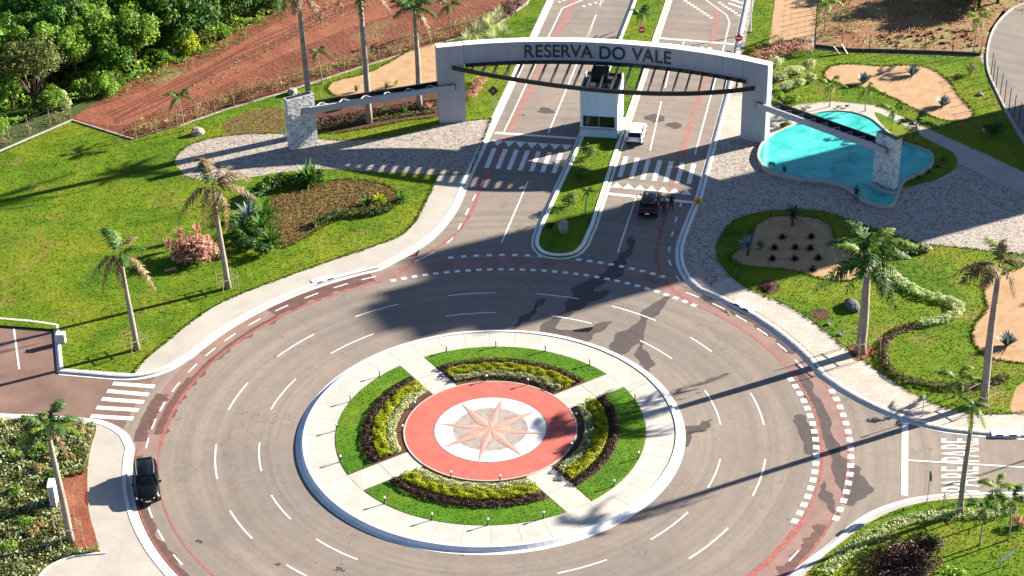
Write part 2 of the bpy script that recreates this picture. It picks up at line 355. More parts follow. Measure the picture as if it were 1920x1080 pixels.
# foliage
M['lf_dark'] = leaf_mat('dark_green_leaf', [(.016, .055, .008), (.035, .1, .012), (.065, .16, .018)], .3)
M['lf_mid'] = leaf_mat('mid_green_leaf', [(.03, .1, .01), (.07, .2, .018), (.13, .28, .025)], .35)
M['lf_light'] = leaf_mat('light_green_leaf', [(.08, .2, .018), (.17, .33, .03), (.28, .42, .05)], .4)
M['lf_olive'] = leaf_mat('olive_leaf', [(.06, .085, .016), (.12, .15, .03), (.2, .21, .06)], .3)
M['lf_yellow'] = leaf_mat('yellow_green_leaf', [(.15, .24, .006), (.36, .43, .01), (.6, .58, .02)], .4, patch=.2)
M['lf_pale'] = leaf_mat('pale_variegated_leaf', [(.2, .28, .09), (.42, .48, .22), (.62, .64, .4)], .35, patch=.15)
M['lf_brown'] = leaf_mat('brown_bronze_leaf', [(.03, .015, .01), (.065, .034, .021), (.13, .08, .05)], .15)
M['lf_maroon'] = leaf_mat('maroon_leaf', [(.025, .01, .012), (.07, .022, .02), (.15, .06, .045)], .2)
M['lf_pink'] = leaf_mat('salmon_pink_leaf', [(.28, .12, .09), (.5, .23, .17), (.66, .4, .28)], .3)
M['lf_dry'] = leaf_mat('dry_straw_leaf', [(.2, .15, .05), (.38, .3, .12), (.28, .28, .08)], .3)
M['lf_blue'] = leaf_mat('blue_grey_agave', [(.06, .1, .11), (.13, .19, .2), (.28, .35, .35)], .1)
M['frond_green'] = leaf_mat('green_palm_frond', [(.018, .06, .012), (.045, .12, .02), (.1, .2, .03)], .3)
M['frond_lime'] = leaf_mat('lime_palm_frond', [(.08, .17, .015), (.17, .27, .03), (.26, .33, .05)], .35)
M['frond_brown'] = leaf_mat('brown_dry_frond', [(.1, .065, .03), (.18, .12, .055), (.26, .19, .09)], .25)
M['rachis'] = p_mat('frond_stalk', (.16, .15, .05), .6)

# ------------------------------------------------------------------ the setting: ground, roads, blocks, kerbs
def struct(o): o['kind'] = 'structure'; return o
struct(sheet('ground', [(-500, -400), (500, -400), (500, 700), (-500, 700)], -.08, M['dirt']))
ring_o = arc(29.6, 0, 358, 120)
road = struct(sheet('road', ring_o, 0, M['asphalt']))
LN, RN = -11.1, 12.15
struct(sheet('avenue', [rd(-12.5, 24), rd(14.5, 18), rd(13.6, 150), rd(-12.5, 150)], -.004, M['asphalt']))
struct(sheet('side_street', gs([(-260, 575), (140, 600), (360, 680), (360, 830), (200, 830), (-260, 800)]), -.006, M['asphalt_red']))
struct(sheet('cross_street', gs([(1500, 690), (1700, 760), (2300, 815), (2300, 960), (1700, 960), (1480, 1040)]), -.005, M['asphalt']))

PZ = .15
K_NW = [rd(LN, 150), rd(LN, 95), rd(LN, 46)] + smooth(gs([(873, 345), (855, 388), (830, 424), (803, 451), (767, 475)]), 4) + arc(28.45, 111, 154, 30) + smooth(gs([(318, 692), (290, 702), (255, 708), (220, 708), (160, 703), (112, 699)]), 4)
K_PARK = gs([(112, 699), (108, 655), (104, 613)]) + gs([(60, 607), (0, 602), (-240, 585)])
K_SW = gs([(-240, 770), (0, 780), (110, 784)]) + smooth(gs([(150, 788), (185, 792), (212, 802), (232, 816), (240, 830)]), 4) + arc(28.5, -178, -140, 26)
K_NE = [rd(RN + .3, 150), rd(RN + .2, 95)] + gs([(1362, 180), (1310, 370)]) + smooth(gs([(1296, 402), (1281, 440), (1273, 470), (1276, 500), (1289, 525)]), 4) + arc(28.3, 48.5, 14, 22) + smooth(gs([(1580, 732), (1627, 758), (1690, 785), (1752, 803), (1815, 812), (1920, 820)]), 4) + gs([(2240, 838)])
K_SE = arc(28.3, -80, -41, 20) + smooth(gs([(1520, 1050), (1560, 1020), (1600, 985), (1640, 960), (1690, 942), (1740, 932), (1800, 927), (1920, 925)]), 4) + gs([(2240, 922)])
K_S = arc(28.4, -140, -80, 30)
K_M = [rd(-1.2, 150), rd(-1.2, 90), rd(-1.55, 52)] + gs([(1010, 425)]) + smooth(gs([(1002, 448), (1002, 462), (1012, 475), (1032, 482), (1058, 483), (1082, 477), (1098, 462), (1106, 445)]), 4) + gs([(1115, 425)]) + [rd(2.95, 52), rd(3.2, 90), rd(3.2, 150)]
WEST = [g(-240, 585), (-110, 5), (-130, 60), (-90, 130), rd(LN - 10, 160)]
struct(sheet('pavement_northwest', K_NW + K_PARK[1:] + WEST[1:], PZ, M['concrete'], .3))
struct(sheet('pavement_southwest', K_SW + [(-25, -34), (-95, -34)], PZ, M['concrete'], .3))
struct(sheet('pavement_northeast', K_NE + [(120, 20), (110, 150)], PZ, M['cobble'], .3))
struct(sheet('pavement_southeast', K_SE + [(110, -34), (7, -34)], PZ, M['concrete'], .3))
struct(sheet('pavement_south', K_S + [(7, -40), (-25, -40)], PZ, M['concrete'], .3))
struct(sheet('median_strip', K_M, PZ, M['lawn'], .3))
KPROF = [(-.34, .012), (-.02, .014), (.14, .17), (.40, .178), (.42, .12)]
K2PROF = [(-.2, .012), (-.02, .014), (.08, .17), (.32, .178), (.34, .12)]
for nm, pth, side, pf in (('kerb', K_NW, -1, KPROF), ('kerb', K_PARK, -1, K2PROF), ('kerb', K_SW, -1, KPROF), ('kerb', K_NE, 1, KPROF),
                      ('kerb', K_SE, -1, K2PROF), ('kerb', K_S, -1, KPROF), ('kerb', K_M, 1, [(-.28, .012), (0, .014), (.12, .2), (.45, .21), (.47, .12)])):
    struct(sweep(nm, pth, pf, M['kerb'], side=side))

# surfaces that lie on the blocks
COB_NW = smooth(gs([(327, 305), (335, 288), (365, 268), (430, 254), (530, 250), (620, 262), (700, 260), (770, 248), (830, 232), (890, 225)], PZ), 4) + gs([(922, 222), (881, 327), (822, 328)], PZ) + smooth(gs([(780, 326), (700, 322), (620, 317), (560, 319), (490, 329), (430, 340), (380, 338), (345, 328)], PZ), 4)
struct(sheet('cobbled_forecourt', COB_NW, PZ + .012, M['cobble']))
INNER_NW = gs([(815, 345), (800, 375), (784, 407), (768, 428), (745, 445), (700, 462), (640, 482), (560, 510), (480, 540), (420, 565), (370, 595), (320, 635), (275, 672), (251, 700)], PZ)
LAWN_NW = gs([(822, 329)], PZ) + smooth(INNER_NW, 3) + gs([(118, 690), (112, 618), (-240, 592)], PZ) + [(-110, 8)] + gs([(-120, 330), (0, 284), (135, 226), (250, 262), (340, 236), (420, 208), (520, 178), (600, 152), (700, 120), (780, 95), (860, 72), (930, 50), (990, 8), (1015, -40), (1022, 0)], PZ) + [rd(LN - .5, 94), rd(LN - .5, 58)] + gs([(905, 250)], PZ)
LZ = PZ + .03
struct(sheet('lawn_west', LAWN_NW, PZ + .006, M['lawn']))
SAND_NW = smooth(gs([(614, 168), (628, 152), (672, 142), (712, 126), (752, 104), (800, 80), (835, 78), (838, 130), (822, 158), (770, 165), (700, 176), (640, 182)], PZ), 4, True)
struct(sheet('gravel_bed', SAND_NW, PZ + .02, M['sand'], .05))
SOIL_NW = smooth(gs([(590, 196), (660, 186), (740, 180), (825, 172), (828, 215), (760, 226), (690, 240), (600, 248)], PZ), 4, True)
struct(sheet('soil_bed', SOIL_NW, PZ + .018, M['soil'], .05))
BED_NW = smooth(gs([(498, 382), (520, 366), (560, 354), (612, 340), (660, 336), (720, 345), (745, 365), (738, 390), (700, 404), (640, 412), (598, 430), (562, 452), (524, 466), (505, 440), (497, 410)], PZ), 4, True)
struct(sheet('dry_planting_bed', BED_NW, PZ + .02, M['dry_bed'], .05))

LAWN_NE = smooth(gs([(1343, 470), (1350, 445), (1375, 415), (1420, 400), (1480, 393), (1545, 397), (1600, 415), (1650, 432), (1700, 448), (1740, 458), (1800, 464), (1920, 477), (2200, 500)], PZ), 3) + gs([(2300, 786)], PZ) + smooth(gs([(1920, 774), (1850, 776), (1800, 772), (1740, 752), (1690, 725), (1640, 690), (1605, 665), (1570, 640), (1530, 608), (1490, 580), (1450, 562), (1400, 540), (1368, 515), (1348, 490)], PZ), 3)
SIDE_NE = K_NE[6:-2] + gs([(1960, 790), (1920, 774)], PZ) + gs([(1850, 776), (1800, 772), (1740, 752), (1690, 725), (1640, 690), (1605, 665), (1570, 640), (1530, 608), (1490, 580), (1450, 562), (1400, 540), (1368, 515), (1340, 505), (1310, 515), (1292, 515)], PZ)
_cr = [p for p in arc(28.9, 47, 14, 20)] + gs([(1585, 728), (1630, 752), (1692, 779), (1754, 797), (1818, 806), (1920, 813), (2240, 830), (2240, 776), (1920, 772), (1850, 774), (1800, 770), (1740, 750), (1690, 723), (1640, 688), (1605, 663), (1570, 638), (1530, 606), (1490, 578), (1450, 560), (1400, 538), (1372, 520), (1340, 530)], PZ)
def paver_mat():
    m, t, b = nt('beige_pavers'); v = position(t); bk = t.nodes.new('ShaderNodeTexBrick'); bk.inputs['Scale'].default_value = 1.0; bk.inputs['Brick Width'].default_value = .8; bk.inputs['Row Height'].default_value = .4; bk.inputs['Mortar Size'].default_value = .02
    for k, c in (('Color1', (.4, .345, .3)), ('Color2', (.47, .41, .36)), ('Mortar', (.27, .23, .2))): bk.inputs[k].default_value = (*c, 1)
    t.links.new(v, bk.inputs['Vector']); c = mix(t, .5, bk.outputs['Color'], ramp(t, noise(t, v, .5, 5, .6), [(.3, (.7, .68, .66)), (.65, (1, 1, 1))]), 'MULTIPLY'); t.links.new(c, b.inputs['Base Color']); b.inputs['Roughness'].default_value = .85; return m
M['paver'] = paver_mat()
struct(sheet('sidewalk_east', _cr, PZ + .006, M['paver']))
struct(sheet('forecourt_paving', gs([(1364, 184), (1392, 178), (1388, 262), (1346, 262)], PZ), PZ + .006, M['paver']))
struct(sheet('lawn_east', LAWN_NE, PZ + .016, M['lawn'], .04))
SAND_E1 = smooth(gs([(1370, 480), (1390, 465), (1408, 446), (1414, 428), (1430, 413), (1453, 406), (1490, 405), (1532, 410), (1557, 425), (1563, 443), (1573, 457), (1605, 480), (1620, 503), (1612, 520), (1582, 527), (1540, 522), (1490, 508), (1440, 503), (1390, 497)], PZ), 4, True)
SAND_E2 = smooth(gs([(1960, 500), (1885, 513), (1850, 530), (1845, 560), (1850, 580), (1830, 605), (1822, 632), (1840, 660), (1870, 675), (1920, 681), (2060, 690), (2100, 590)], PZ), 4, True)
SAND_E3 = smooth(gs([(1960, 706), (1912, 722), (1900, 742), (1898, 774), (1960, 780), (2080, 780), (2080, 715)], PZ), 3, True)
SAND_TR = smooth(gs([(1544, 140), (1557, 125), (1590, 120), (1652, 124), (1690, 122), (1740, 127), (1777, 150), (1795, 175), (1825, 212), (1810, 225), (1772, 226), (1727, 210), (1677, 185), (1627, 165), (1580, 160), (1555, 152)], PZ), 4, True)
LAWN_TR = gs([(1382, 118), (1395, 92), (1416, 0), (1425, -30), (1452, -30), (1448, 60), (1500, 90), (1590, 98), (1838, 106), (1866, 178), (1905, 250), (1950, 320), (2050, 420), (1990, 360), (1920, 322), (1830, 280), (1760, 250), (1690, 217), (1640, 197), (1560, 189), (1500, 195), (1470, 205), (1452, 205), (1448, 130)], PZ)
struct(sheet('lawn_northeast', LAWN_TR, PZ + .016, M['lawn'], .04))
for s_ in (SAND_E1, SAND_E2, SAND_E3, SAND_TR): struct(sheet('gravel_bed', s_, PZ + .03, M['sand'], .04))
SAND_PATH = gs([(1456, -30), (1532, -30), (1528, 66), (1500, 84), (1440, 88), (1448, 40)], PZ)
struct(sheet('gravel_path', SAND_PATH, PZ + .02, M['sand']))
FIELD_NE = gs([(1532, -40), (2050, -40), (2050, 60), (1880, 20), (1852, 60), (1846, 104), (1590, 97), (1528, 84)], PZ)
struct(sheet('dirt_field', FIELD_NE, PZ + .01, M['dirt_dry']))
ROAD_TR = smooth(gs([(1925, 5), (1895, 18), (1866, 48), (1852, 85), (1851, 130), (1868, 172), (1893, 222), (1922, 268), (1980, 340)], PZ), 4) + gs([(2200, 340), (2200, 0)], PZ)
struct(sheet('back_street', ROAD_TR, PZ + .012, M['asphalt_far']))
struct(sweep('kerb', smooth(gs([(1925, 5), (1895, 18), (1866, 48), (1852, 85), (1851, 130), (1868, 172), (1893, 222), (1922, 268)], PZ), 4), [(-.05, PZ + .01), (-.04, PZ + .14), (.16, PZ + .14), (.17, PZ)], M['concrete'], side=1))
POOLSIDE = gs([(1448, 250), (1472, 222), (1490, 203), (1560, 191), (1640, 199), (1690, 219), (1760, 252), (1830, 283), (1920, 325), (1990, 362), (1990, 400), (1830, 322), (1770, 292), (1700, 262), (1640, 240), (1560, 230), (1500, 245)], PZ)
struct(sheet('poolside_path', POOLSIDE, PZ + .008, M['concrete']))
POOL_BED = smooth(gs([(1640, 210), (1690, 232), (1740, 262), (1785, 285), (1795, 308), (1770, 330), (1725, 345), (1692, 352), (1690, 330), (1740, 312), (1752, 297), (1742, 280), (1690, 262), (1660, 240)], PZ), 3, True)
struct(sheet('poolside_grass', POOL_BED, PZ + .016, M['lawn'], .03))

LAWN_SE = smooth(gs([(1500, 1090), (1535, 1052), (1572, 1022), (1610, 994), (1650, 969), (1698, 950), (1745, 940), (1800, 935), (1920, 933)], PZ), 3) + gs([(2240, 930), (2240, 1200), (1420, 1200)], PZ)
struct(sheet('lawn_southeast', LAWN_SE, PZ + .016, M['lawn'], .04))
PLANT_SW = gs([(-240, 778), (0, 787), (110, 791)], PZ) + smooth(gs([(150, 795), (180, 800), (170, 840), (164, 890), (167, 960), (188, 1035)], PZ), 4) + smooth(gs([(120, 1047), (85, 1065), (68, 1085)], PZ), 3) + gs([(0, 1150), (-240, 1150)], PZ)
struct(sheet('planted_bank', PLANT_SW, PZ + .016, M['dry_bed'], .04))
struct(sweep('edging', smooth(gs([(200, 1037), (150, 1042), (118, 1050), (88, 1066), (68, 1088)], PZ), 4), [(-.07, PZ + .01), (-.06, PZ + .09), (.06, PZ + .09), (.07, PZ + .01)], M['kerb']))
struct(sheet('soil_patch', smooth(gs([(122, 898), (160, 890), (166, 960), (180, 1015), (150, 1030), (128, 990), (110, 940)], PZ), 4, True), PZ + .026, M['track']))

# red dirt track and wood floor beyond the west fence
WOOD = gs([(-200, 300), (0, 262), (60, 232), (125, 208), (190, 190), (300, 140), (420, 84), (500, 40), (565, -20), (560, -60), (-300, -120)])
struct(sheet('wood_floor', WOOD, .17, M['forest_floor']))
struct(sheet('scrub_ground', gs([(-200, 380), (0, 292), (134, 230), (252, 264), (340, 238), (260, 150), (-200, 200)]), .162, M['forest_floor']))
TRACK = smooth(gs([(140, 218), (230, 185), (330, 148), (430, 95), (560, 20), (640, -30), (900, -40), (760, 20), (640, 60), (520, 110), (400, 170), (300, 205), (240, 235), (190, 236)], .1), 3, True)
struct(sheet('dirt_track', TRACK, .19, M['track']))
FIELD_NW = gs([(130, 225), (200, 180), (560, -30), (640, -70), (1040, -70), (1005, -10), (930, 48), (860, 70), (780, 93), (700, 118), (600, 150), (520, 176), (420, 206), (340, 234), (250, 260)], .1)
struct(sheet('dirt_field', FIELD_NW, .172, M['dirt']))
struct(sweep('edging', gs([(-60, 308), (0, 284), (135, 226), (250, 262)], PZ), [(-.1, PZ), (-.1, PZ + .12), (.1, PZ + .12), (.1, PZ)], M['concrete']))
struct(sheet('bare_soil', smooth(gs([(430, 222), (520, 200), (536, 225), (535, 248), (450, 252), (420, 245)], PZ), 3, True), PZ + .011, M['dry_bed']))

# ------------------------------------------------------------------ painted markings (children of the road they lie on)
TZ = .008
AV = bpy.data.objects['avenue']; SS = bpy.data.objects['side_street']; CS = bpy.data.objects['cross_street']
def quad(name, pts, z, mat, parent): return sheet(name, pts, z, mat, parent=parent)
def dash(name, a, b, w, mat, parent, z=TZ): return ribbon(name, [a, b], w, z, mat, parent)
# ring lane dashes, taken from the survey (start angle, end angle)
def pol(p): return math.hypot(*p), math.degrees(math.atan2(p[1], p[0]))
IN = [((929, 586), (835, 592)), ((701, 626), (619, 662)), ((553, 710), (508, 768)), ((488, 830), (491, 883)), ((507, 929), (544, 974)), ((594, 1010), (670, 1050)), ((1138, 1050), (1044, 1073)),
      ((1290, 960), (1219, 1011)), ((1352, 861), (1330, 915)), ((1322, 732), (1350, 796)), ((1199, 639), (1260, 673)), ((1034, 592), (1109, 607))]
OUT = [((930, 549), (839, 553)), ((745, 570), (665, 593)), ((589, 627), (520, 669)), ((465, 718), (429, 769)), ((404, 834), (407, 898)), ((431, 958), (472, 1010)), ((536, 1060), (576, 1080)),
       ((1364, 990), (1292, 1048)), ((1434, 861), (1411, 929)), ((1408, 737), (1432, 797)), ((1295, 632), (1334, 659)), ((1147, 574), (1230, 601)), ((1007, 550), (1085, 560))]
for lst, r in ((IN, 18.34), (OUT, 21.77)):
    for a, b in lst:
        a0, a1 = pol(g(*a))[1], pol(g(*b))[1]
        if abs(a1 - a0) > 180: a1 += 360 if a1 < a0 else -360
        ribbon('lane_dash', arc(r, a0, a1, 6), .13, TZ, M['paint'], road)
for a in range(-116, -72, 13): ribbon('lane_dash', arc(21.77, a, a + 7.5, 6), .13, TZ, M['paint'], road)
# cycle lane: reddish surface, red edge lines and white dashes
M['cycle'] = g_mat('red_dusted_cycle_lane', [(.3, (.2, .125, .108)), (.6, (.28, .18, .155))], .5, 12, .85, .2, .01)
for a0, a1 in ((46, 184), (-46, 46)): sheet('cycle_lane', arc(28.2, a0, a1, 60) + arc(26.25, a1, a0, 60), .0012, M['cycle'], parent=road)
M['red_faded'] = paint_mat('faded_red_band', [(.3, (.3, .15, .125)), (.6, (.4, .21, .18))], .36, .7)
def red(path, w=.16): ribbon('red_line', path, w, .006, M['red_paint'], road)
red(arc(26.2, 112, 182, 50), .3); red(arc(26.2, 182.2, 313, 80), .16); red(arc(26.1, -42, 46, 60), .24); red(arc(28.12, -60, 15, 50), .2)
red(arc(28.0, 182, 220, 24), .12)
ribbon('red_line', arc(26.1, -46.5, -28, 10), .55, .0068, M['red_paint'], road)
red(smooth(gs([(737, 522), (775, 492), (805, 472), (850, 443), (880, 405), (905, 345)]), 4), .3)
ribbon('red_line', gs([(905, 345), (945, 262), (985, 187), (1022, 112), (1065, 25), (1078, -10)]), 1.0, .006, M['red_faded'], AV)
ribbon('red_line', gs([(1347, 15), (1340, 60), (1330, 110), (1318, 155), (1302, 212), (1284, 268), (1255, 382)]), .8, .006, M['red_faded'], AV)
red(smooth(gs([(1255, 382), (1240, 430), (1232, 470), (1238, 510), (1265, 545), (1305, 573)]), 4), .35)
CYC = [(285, 795), (300, 762), (325, 725), (360, 690), (395, 660), (430, 632), (478, 604), (527, 577), (585, 555), (640, 537), (690, 520), (297, 830), (285, 960), (303, 1003), (332, 1050), (1300, 552), (1347, 575), (1390, 597), (1430, 622), (1465, 652), (1497, 683), (1480, 1038)]
for p in CYC:
    a = pol(g(*p))[1]; ribbon('cycle_lane_dash', arc(27.3, a - 1.5, a + 1.5, 3), .13, TZ, M['paint'], road)
for a in range(-136, -44, 6): ribbon('cycle_lane_dash', arc(27.3, a - 1.5, a + 1.5, 3), .13, TZ, M['paint'], road)
for a, b in (((907, 338), (901, 349)), ((892, 365), (886, 376)), ((879, 391), (873, 403)), ((865, 419), (859, 430)), ((849, 446), (838, 456)), ((815, 473), (778, 490)), ((1278, 380), (1275, 388)), ((1269, 406), (1266, 417)), ((1262, 434), (1259, 444)), ((1256, 462), (1254, 471)), ((1254, 487), (1258, 498)), ((1267, 517), (1275, 527))):
    dash('cycle_lane_dash', g(*a), g(*b), .16, M['paint'], AV)
# block lines where the cycle lane crosses
def blocks(r, a0, a1, n, s=.42):
    for i in range(n):
        a = a0 + (a1 - a0) * i / (n - 1); h = math.degrees(s / 2 / r)
        ribbon('crossing_block', arc(r, a - h * 1.15, a + h * 1.15, 2), s, TZ + .002, M['paint'], road)
blocks(25.95, 109.7, 46.0, 30); blocks(28.6, 97.2, 80.5, 8); blocks(28.55, 73.2, 56.6, 9)
blocks(25.65, 14.6, -29, 19, .5); blocks(28.3, 9.2, -25.6, 16, .5)
# gate crossings
def stripes(tops, bots, w):
    for a, b in zip(tops, bots): dash('crossing_stripe', g(*a), g(*b), w, M['paint'], AV)
stripes([(927 + 20.8 * i, 278 + 1.5 * i) for i in range(7)], [(912 + 21 * i, 315 + 1.6 * i) for i in range(7)], .47)
stripes([(1174 + 21.2 * i, 294 + 2.2 * i) for i in range(7)], [(1162 + 21.5 * i, 332 + 2.2 * i) for i in range(7)], .47)
for i in range(7):
    x, y = 1157 + 21.7 * i, 342 + 2.2 * i
    quad('yield_triangle', gs([(x, y), (x + 10.5, y + 10.5), (x - 11.5, y + 9)]), TZ, M['paint'], AV)
    x, y = 932 + 21.5 * i, 274 + 1.4 * i
    quad('yield_triangle', gs([(x, y), (x - 9, y - 11.5), (x + 12.5, y - 10.5)]), TZ, M['paint'], AV)
dash('stop_line', g(1138, 363), g(1304, 380), .5, M['paint'], AV); dash('stop_line', g(928, 249), g(1088, 260), .45, M['paint'], AV)
for a, b in (((1110, 50), (1028, 250)), ((990, 340), (940, 456)), ((1240, 190), (1219, 282)), ((1194, 366), (1158, 474)), ((1262, 100), (1247, 165)), ((1125, 10), (1118, 28))):
    dash('lane_line', g(*a), g(*b), .14, M['paint'], AV)
for pts in ([(1096, -2), (1054, 16), (1024, 78), (995, 140), (965, 205), (945, 247)], [(1315, -6), (1362, 28), (1368, 42), (1350, 118), (1330, 190), (1303, 290)], [(1130, -4), (1098, 78)]):
    ribbon('lane_line', gs(pts), .15, TZ, M['paint'], AV)
dash('stop_line', g(1231, 71), g(1378, 83), .4, M['paint'], AV); dash('lane_line', g(1283, 77), g(1272, 102), .15, M['paint'], AV)
for i in range(9): dash('crossing_block', g(1284 + 6 * i, 1 + 3.9 * i), g(1287 + 6 * i, 3 + 3.9 * i), .45, M['paint'], AV)
for i in range(7): dash('crossing_block', g(1348 + 6 * i, 4 + 4.0 * i), g(1351 + 6 * i, 6 + 4.0 * i), .45, M['paint'], AV)
for i in range(4): dash('crossing_block', g(1093 + 11 * i, 12 - 3.2 * i), g(1097 + 11 * i, 11 - 3.2 * i), .5, M['paint'], AV)
for i in range(3): dash('crossing_stripe', g(1360 + 3 * i, -12 + 9 * i), g(1396, -2 + 9 * i), .35, M['paint'], AV)
for i in range(3): dash('crossing_block', g(1047 + 8 * i, 4 - 3 * i), g(1051 + 8 * i, 3 - 3 * i), .45, M['paint'], AV)
# side street crossing, parking line
for i, (a, b) in enumerate(zip([(212, 719), (201, 733), (191, 748), (181, 764), (170, 780)], [(290, 725), (279, 740), (270, 754), (260, 769), (250, 785)])):
    dash('crossing_stripe', g(*a), g(*b), .52, M['paint'], SS)
dash('parking_line', g(26, 617), g(36, 692), .16, M['paint'], SS)
# cross street
dash('stop_line', g(1697, 792), g(1696, 929), .5, M['paint'], CS); dash('lane_line', g(1703, 863), g(2200, 893), .15, M['paint'], CS)
def text_mesh(ch, size=1.0, ext=0.0, off=0.0):
    cu = bpy.data.curves.new('t', 'FONT'); cu.body = ch; cu.size = size; cu.extrude = ext; cu.offset = off; cu.fill_mode = 'BOTH' if ext else 'FRONT'
    o = bpy.data.objects.new('t', cu); COL.objects.link(o); bpy.context.view_layer.update()
    me = bpy.data.meshes.new_from_object(o.evaluated_get(bpy.context.evaluated_depsgraph_get()))
    bpy.data.objects.remove(o); bpy.data.curves.remove(cu); return me
def road_word(word, origin, along, up, length, height, parent):
    """letters laid flat on the road from origin along 'along', their tops towards 'up'"""
    me = text_mesh(word, 1.0); co = np.array([v.co[:] for v in me.vertices]); lo, hi = co.min(0), co.max(0)
    A, U = np.array(along) / np.linalg.norm(along), np.array(up) / np.linalg.norm(up)
    for v, p in zip(me.vertices, co):
        u, w = (p[0] - lo[0]) / (hi[0] - lo[0]) * length, (p[1] - lo[1]) / (hi[1] - lo[1]) * height
        q = np.array(origin) + A * u + U * w; v.co = (q[0], q[1], TZ)
    me.update(); return mobj('road_lettering', me, M['paint'], parent)
for y0, y1 in ((922, 875), (866, 822)):
    o0 = np.array(g(1836, y0)); o1 = np.array(g(1834, y1)); u1 = np.array(g(1765, y0))
    road_word('PARE', o0, o1 - o0, u1 - o0, np.linalg.norm(o1 - o0), np.linalg.norm(u1 - o0), CS)
for x0, x1, yb, yt in ((1227, 1272, 100, 84), (1284, 1333, 105, 90)):
    o0 = np.array(g(x0 - 2, yb)); o1 = np.array(g(x1 - 2, yb + 4)); u1 = np.array(g(x0 + 2, yt))
    road_word('PARE', o0, o1 - o0, u1 - o0, np.linalg.norm(o1 - o0), np.linalg.norm(u1 - o0) * 1.3, AV)

# damp stains and tyre marks on the asphalt
SZ = [0]
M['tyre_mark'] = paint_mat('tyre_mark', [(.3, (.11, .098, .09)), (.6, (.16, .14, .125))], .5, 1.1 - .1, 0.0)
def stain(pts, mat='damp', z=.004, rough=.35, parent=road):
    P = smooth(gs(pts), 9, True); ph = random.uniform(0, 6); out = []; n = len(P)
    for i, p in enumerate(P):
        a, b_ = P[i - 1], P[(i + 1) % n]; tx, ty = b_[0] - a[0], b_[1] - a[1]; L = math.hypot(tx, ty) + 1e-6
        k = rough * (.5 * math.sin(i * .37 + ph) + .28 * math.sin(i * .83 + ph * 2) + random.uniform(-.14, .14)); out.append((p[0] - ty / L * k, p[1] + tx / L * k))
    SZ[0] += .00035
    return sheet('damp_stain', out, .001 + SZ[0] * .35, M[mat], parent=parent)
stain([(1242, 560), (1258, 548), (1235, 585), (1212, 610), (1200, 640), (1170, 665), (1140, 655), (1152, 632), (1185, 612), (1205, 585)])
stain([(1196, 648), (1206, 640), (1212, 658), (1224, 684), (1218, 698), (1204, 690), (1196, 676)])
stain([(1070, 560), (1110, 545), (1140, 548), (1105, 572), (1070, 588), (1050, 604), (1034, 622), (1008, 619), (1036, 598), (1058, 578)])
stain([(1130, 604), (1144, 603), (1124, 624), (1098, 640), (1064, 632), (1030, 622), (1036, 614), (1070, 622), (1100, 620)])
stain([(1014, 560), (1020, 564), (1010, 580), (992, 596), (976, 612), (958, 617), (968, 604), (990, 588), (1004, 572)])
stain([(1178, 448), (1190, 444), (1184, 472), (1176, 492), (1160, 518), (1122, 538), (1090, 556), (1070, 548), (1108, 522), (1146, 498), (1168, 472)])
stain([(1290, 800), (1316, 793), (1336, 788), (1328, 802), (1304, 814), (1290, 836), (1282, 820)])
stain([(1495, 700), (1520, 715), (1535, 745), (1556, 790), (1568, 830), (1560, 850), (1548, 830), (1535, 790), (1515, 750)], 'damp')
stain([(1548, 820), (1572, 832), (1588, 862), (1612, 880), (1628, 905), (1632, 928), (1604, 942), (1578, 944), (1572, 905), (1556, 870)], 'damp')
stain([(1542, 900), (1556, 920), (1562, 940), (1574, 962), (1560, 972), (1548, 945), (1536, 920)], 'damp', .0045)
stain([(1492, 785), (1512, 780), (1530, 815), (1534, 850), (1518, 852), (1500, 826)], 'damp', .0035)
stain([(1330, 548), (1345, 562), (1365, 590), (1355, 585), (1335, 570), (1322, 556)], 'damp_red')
for a0, a1, r0, r1, mt in ((113, 135, 26.4, 28.1, 'damp_red'), (135, 160, 26.0, 26.7, 'damp_red'), (160, 178, 26.0, 27.0, 'damp_red'), (-176, -141, 27.4, 28.2, 'damp_red'), (166, 180, 27.4, 28.5, 'damp_red'), (47, 22, 27.3, 28.1, 'damp'), (-28, -42, 27.2, 28.0, 'damp_red')):
    n = 40; A = [a0 + (a1 - a0) * i / n for i in range(n + 1)]; jit = [.16 * math.sin(i * .55 + a0) + .12 * math.sin(i * 1.3 + a0 * 2) + random.uniform(-.05, .05) for i in range(n + 1)]
    sheet('damp_stain', [((r0 + j) * math.cos(R(a)), (r0 + j) * math.sin(R(a))) for a, j in zip(A, jit)] + [((r1 + j * .15) * math.cos(R(a)), (r1 + j * .15) * math.sin(R(a))) for a, j in reversed(list(zip(A, jit)))], .0022 + .0002 * (a0 % 7), M[mt], parent=road)
for rr, a0, a1 in ((16.9, 150, 260), (17.4, 190, 300), (20.1, 215, 330), (23.6, 170, 250), (24.3, 200, 280), (19.6, 20, 95), (23.9, 300, 400), (16.6, 330, 420)):
    ribbon('tyre_mark', [( (rr + .25 * math.sin(k * .35)) * math.cos(R(a0 + (a1 - a0) * k / 40)), (rr + .25 * math.sin(k * .35)) * math.sin(R(a0 + (a1 - a0) * k / 40))) for k in range(41)], .2, .0026 + rr * .00002, M['tyre_mark'], road)
for px, py, s in ((635, 1068, 9), (520, 1058, 5), (1022, 208, 14), (975, 215, 6), (1225, 222, 18), (1262, 235, 14), (860, 1036, 12), (372, 1016, 6), (1450, 480, 1)):
    c = g(px, py); stain([(px - s, py), (px - s * .3, py - s * .45), (px + s, py - s * .2), (px + s * 1.2, py + s * .2), (px, py + s * .4)], 'damp', .005, .25, road if py > 400 else AV)

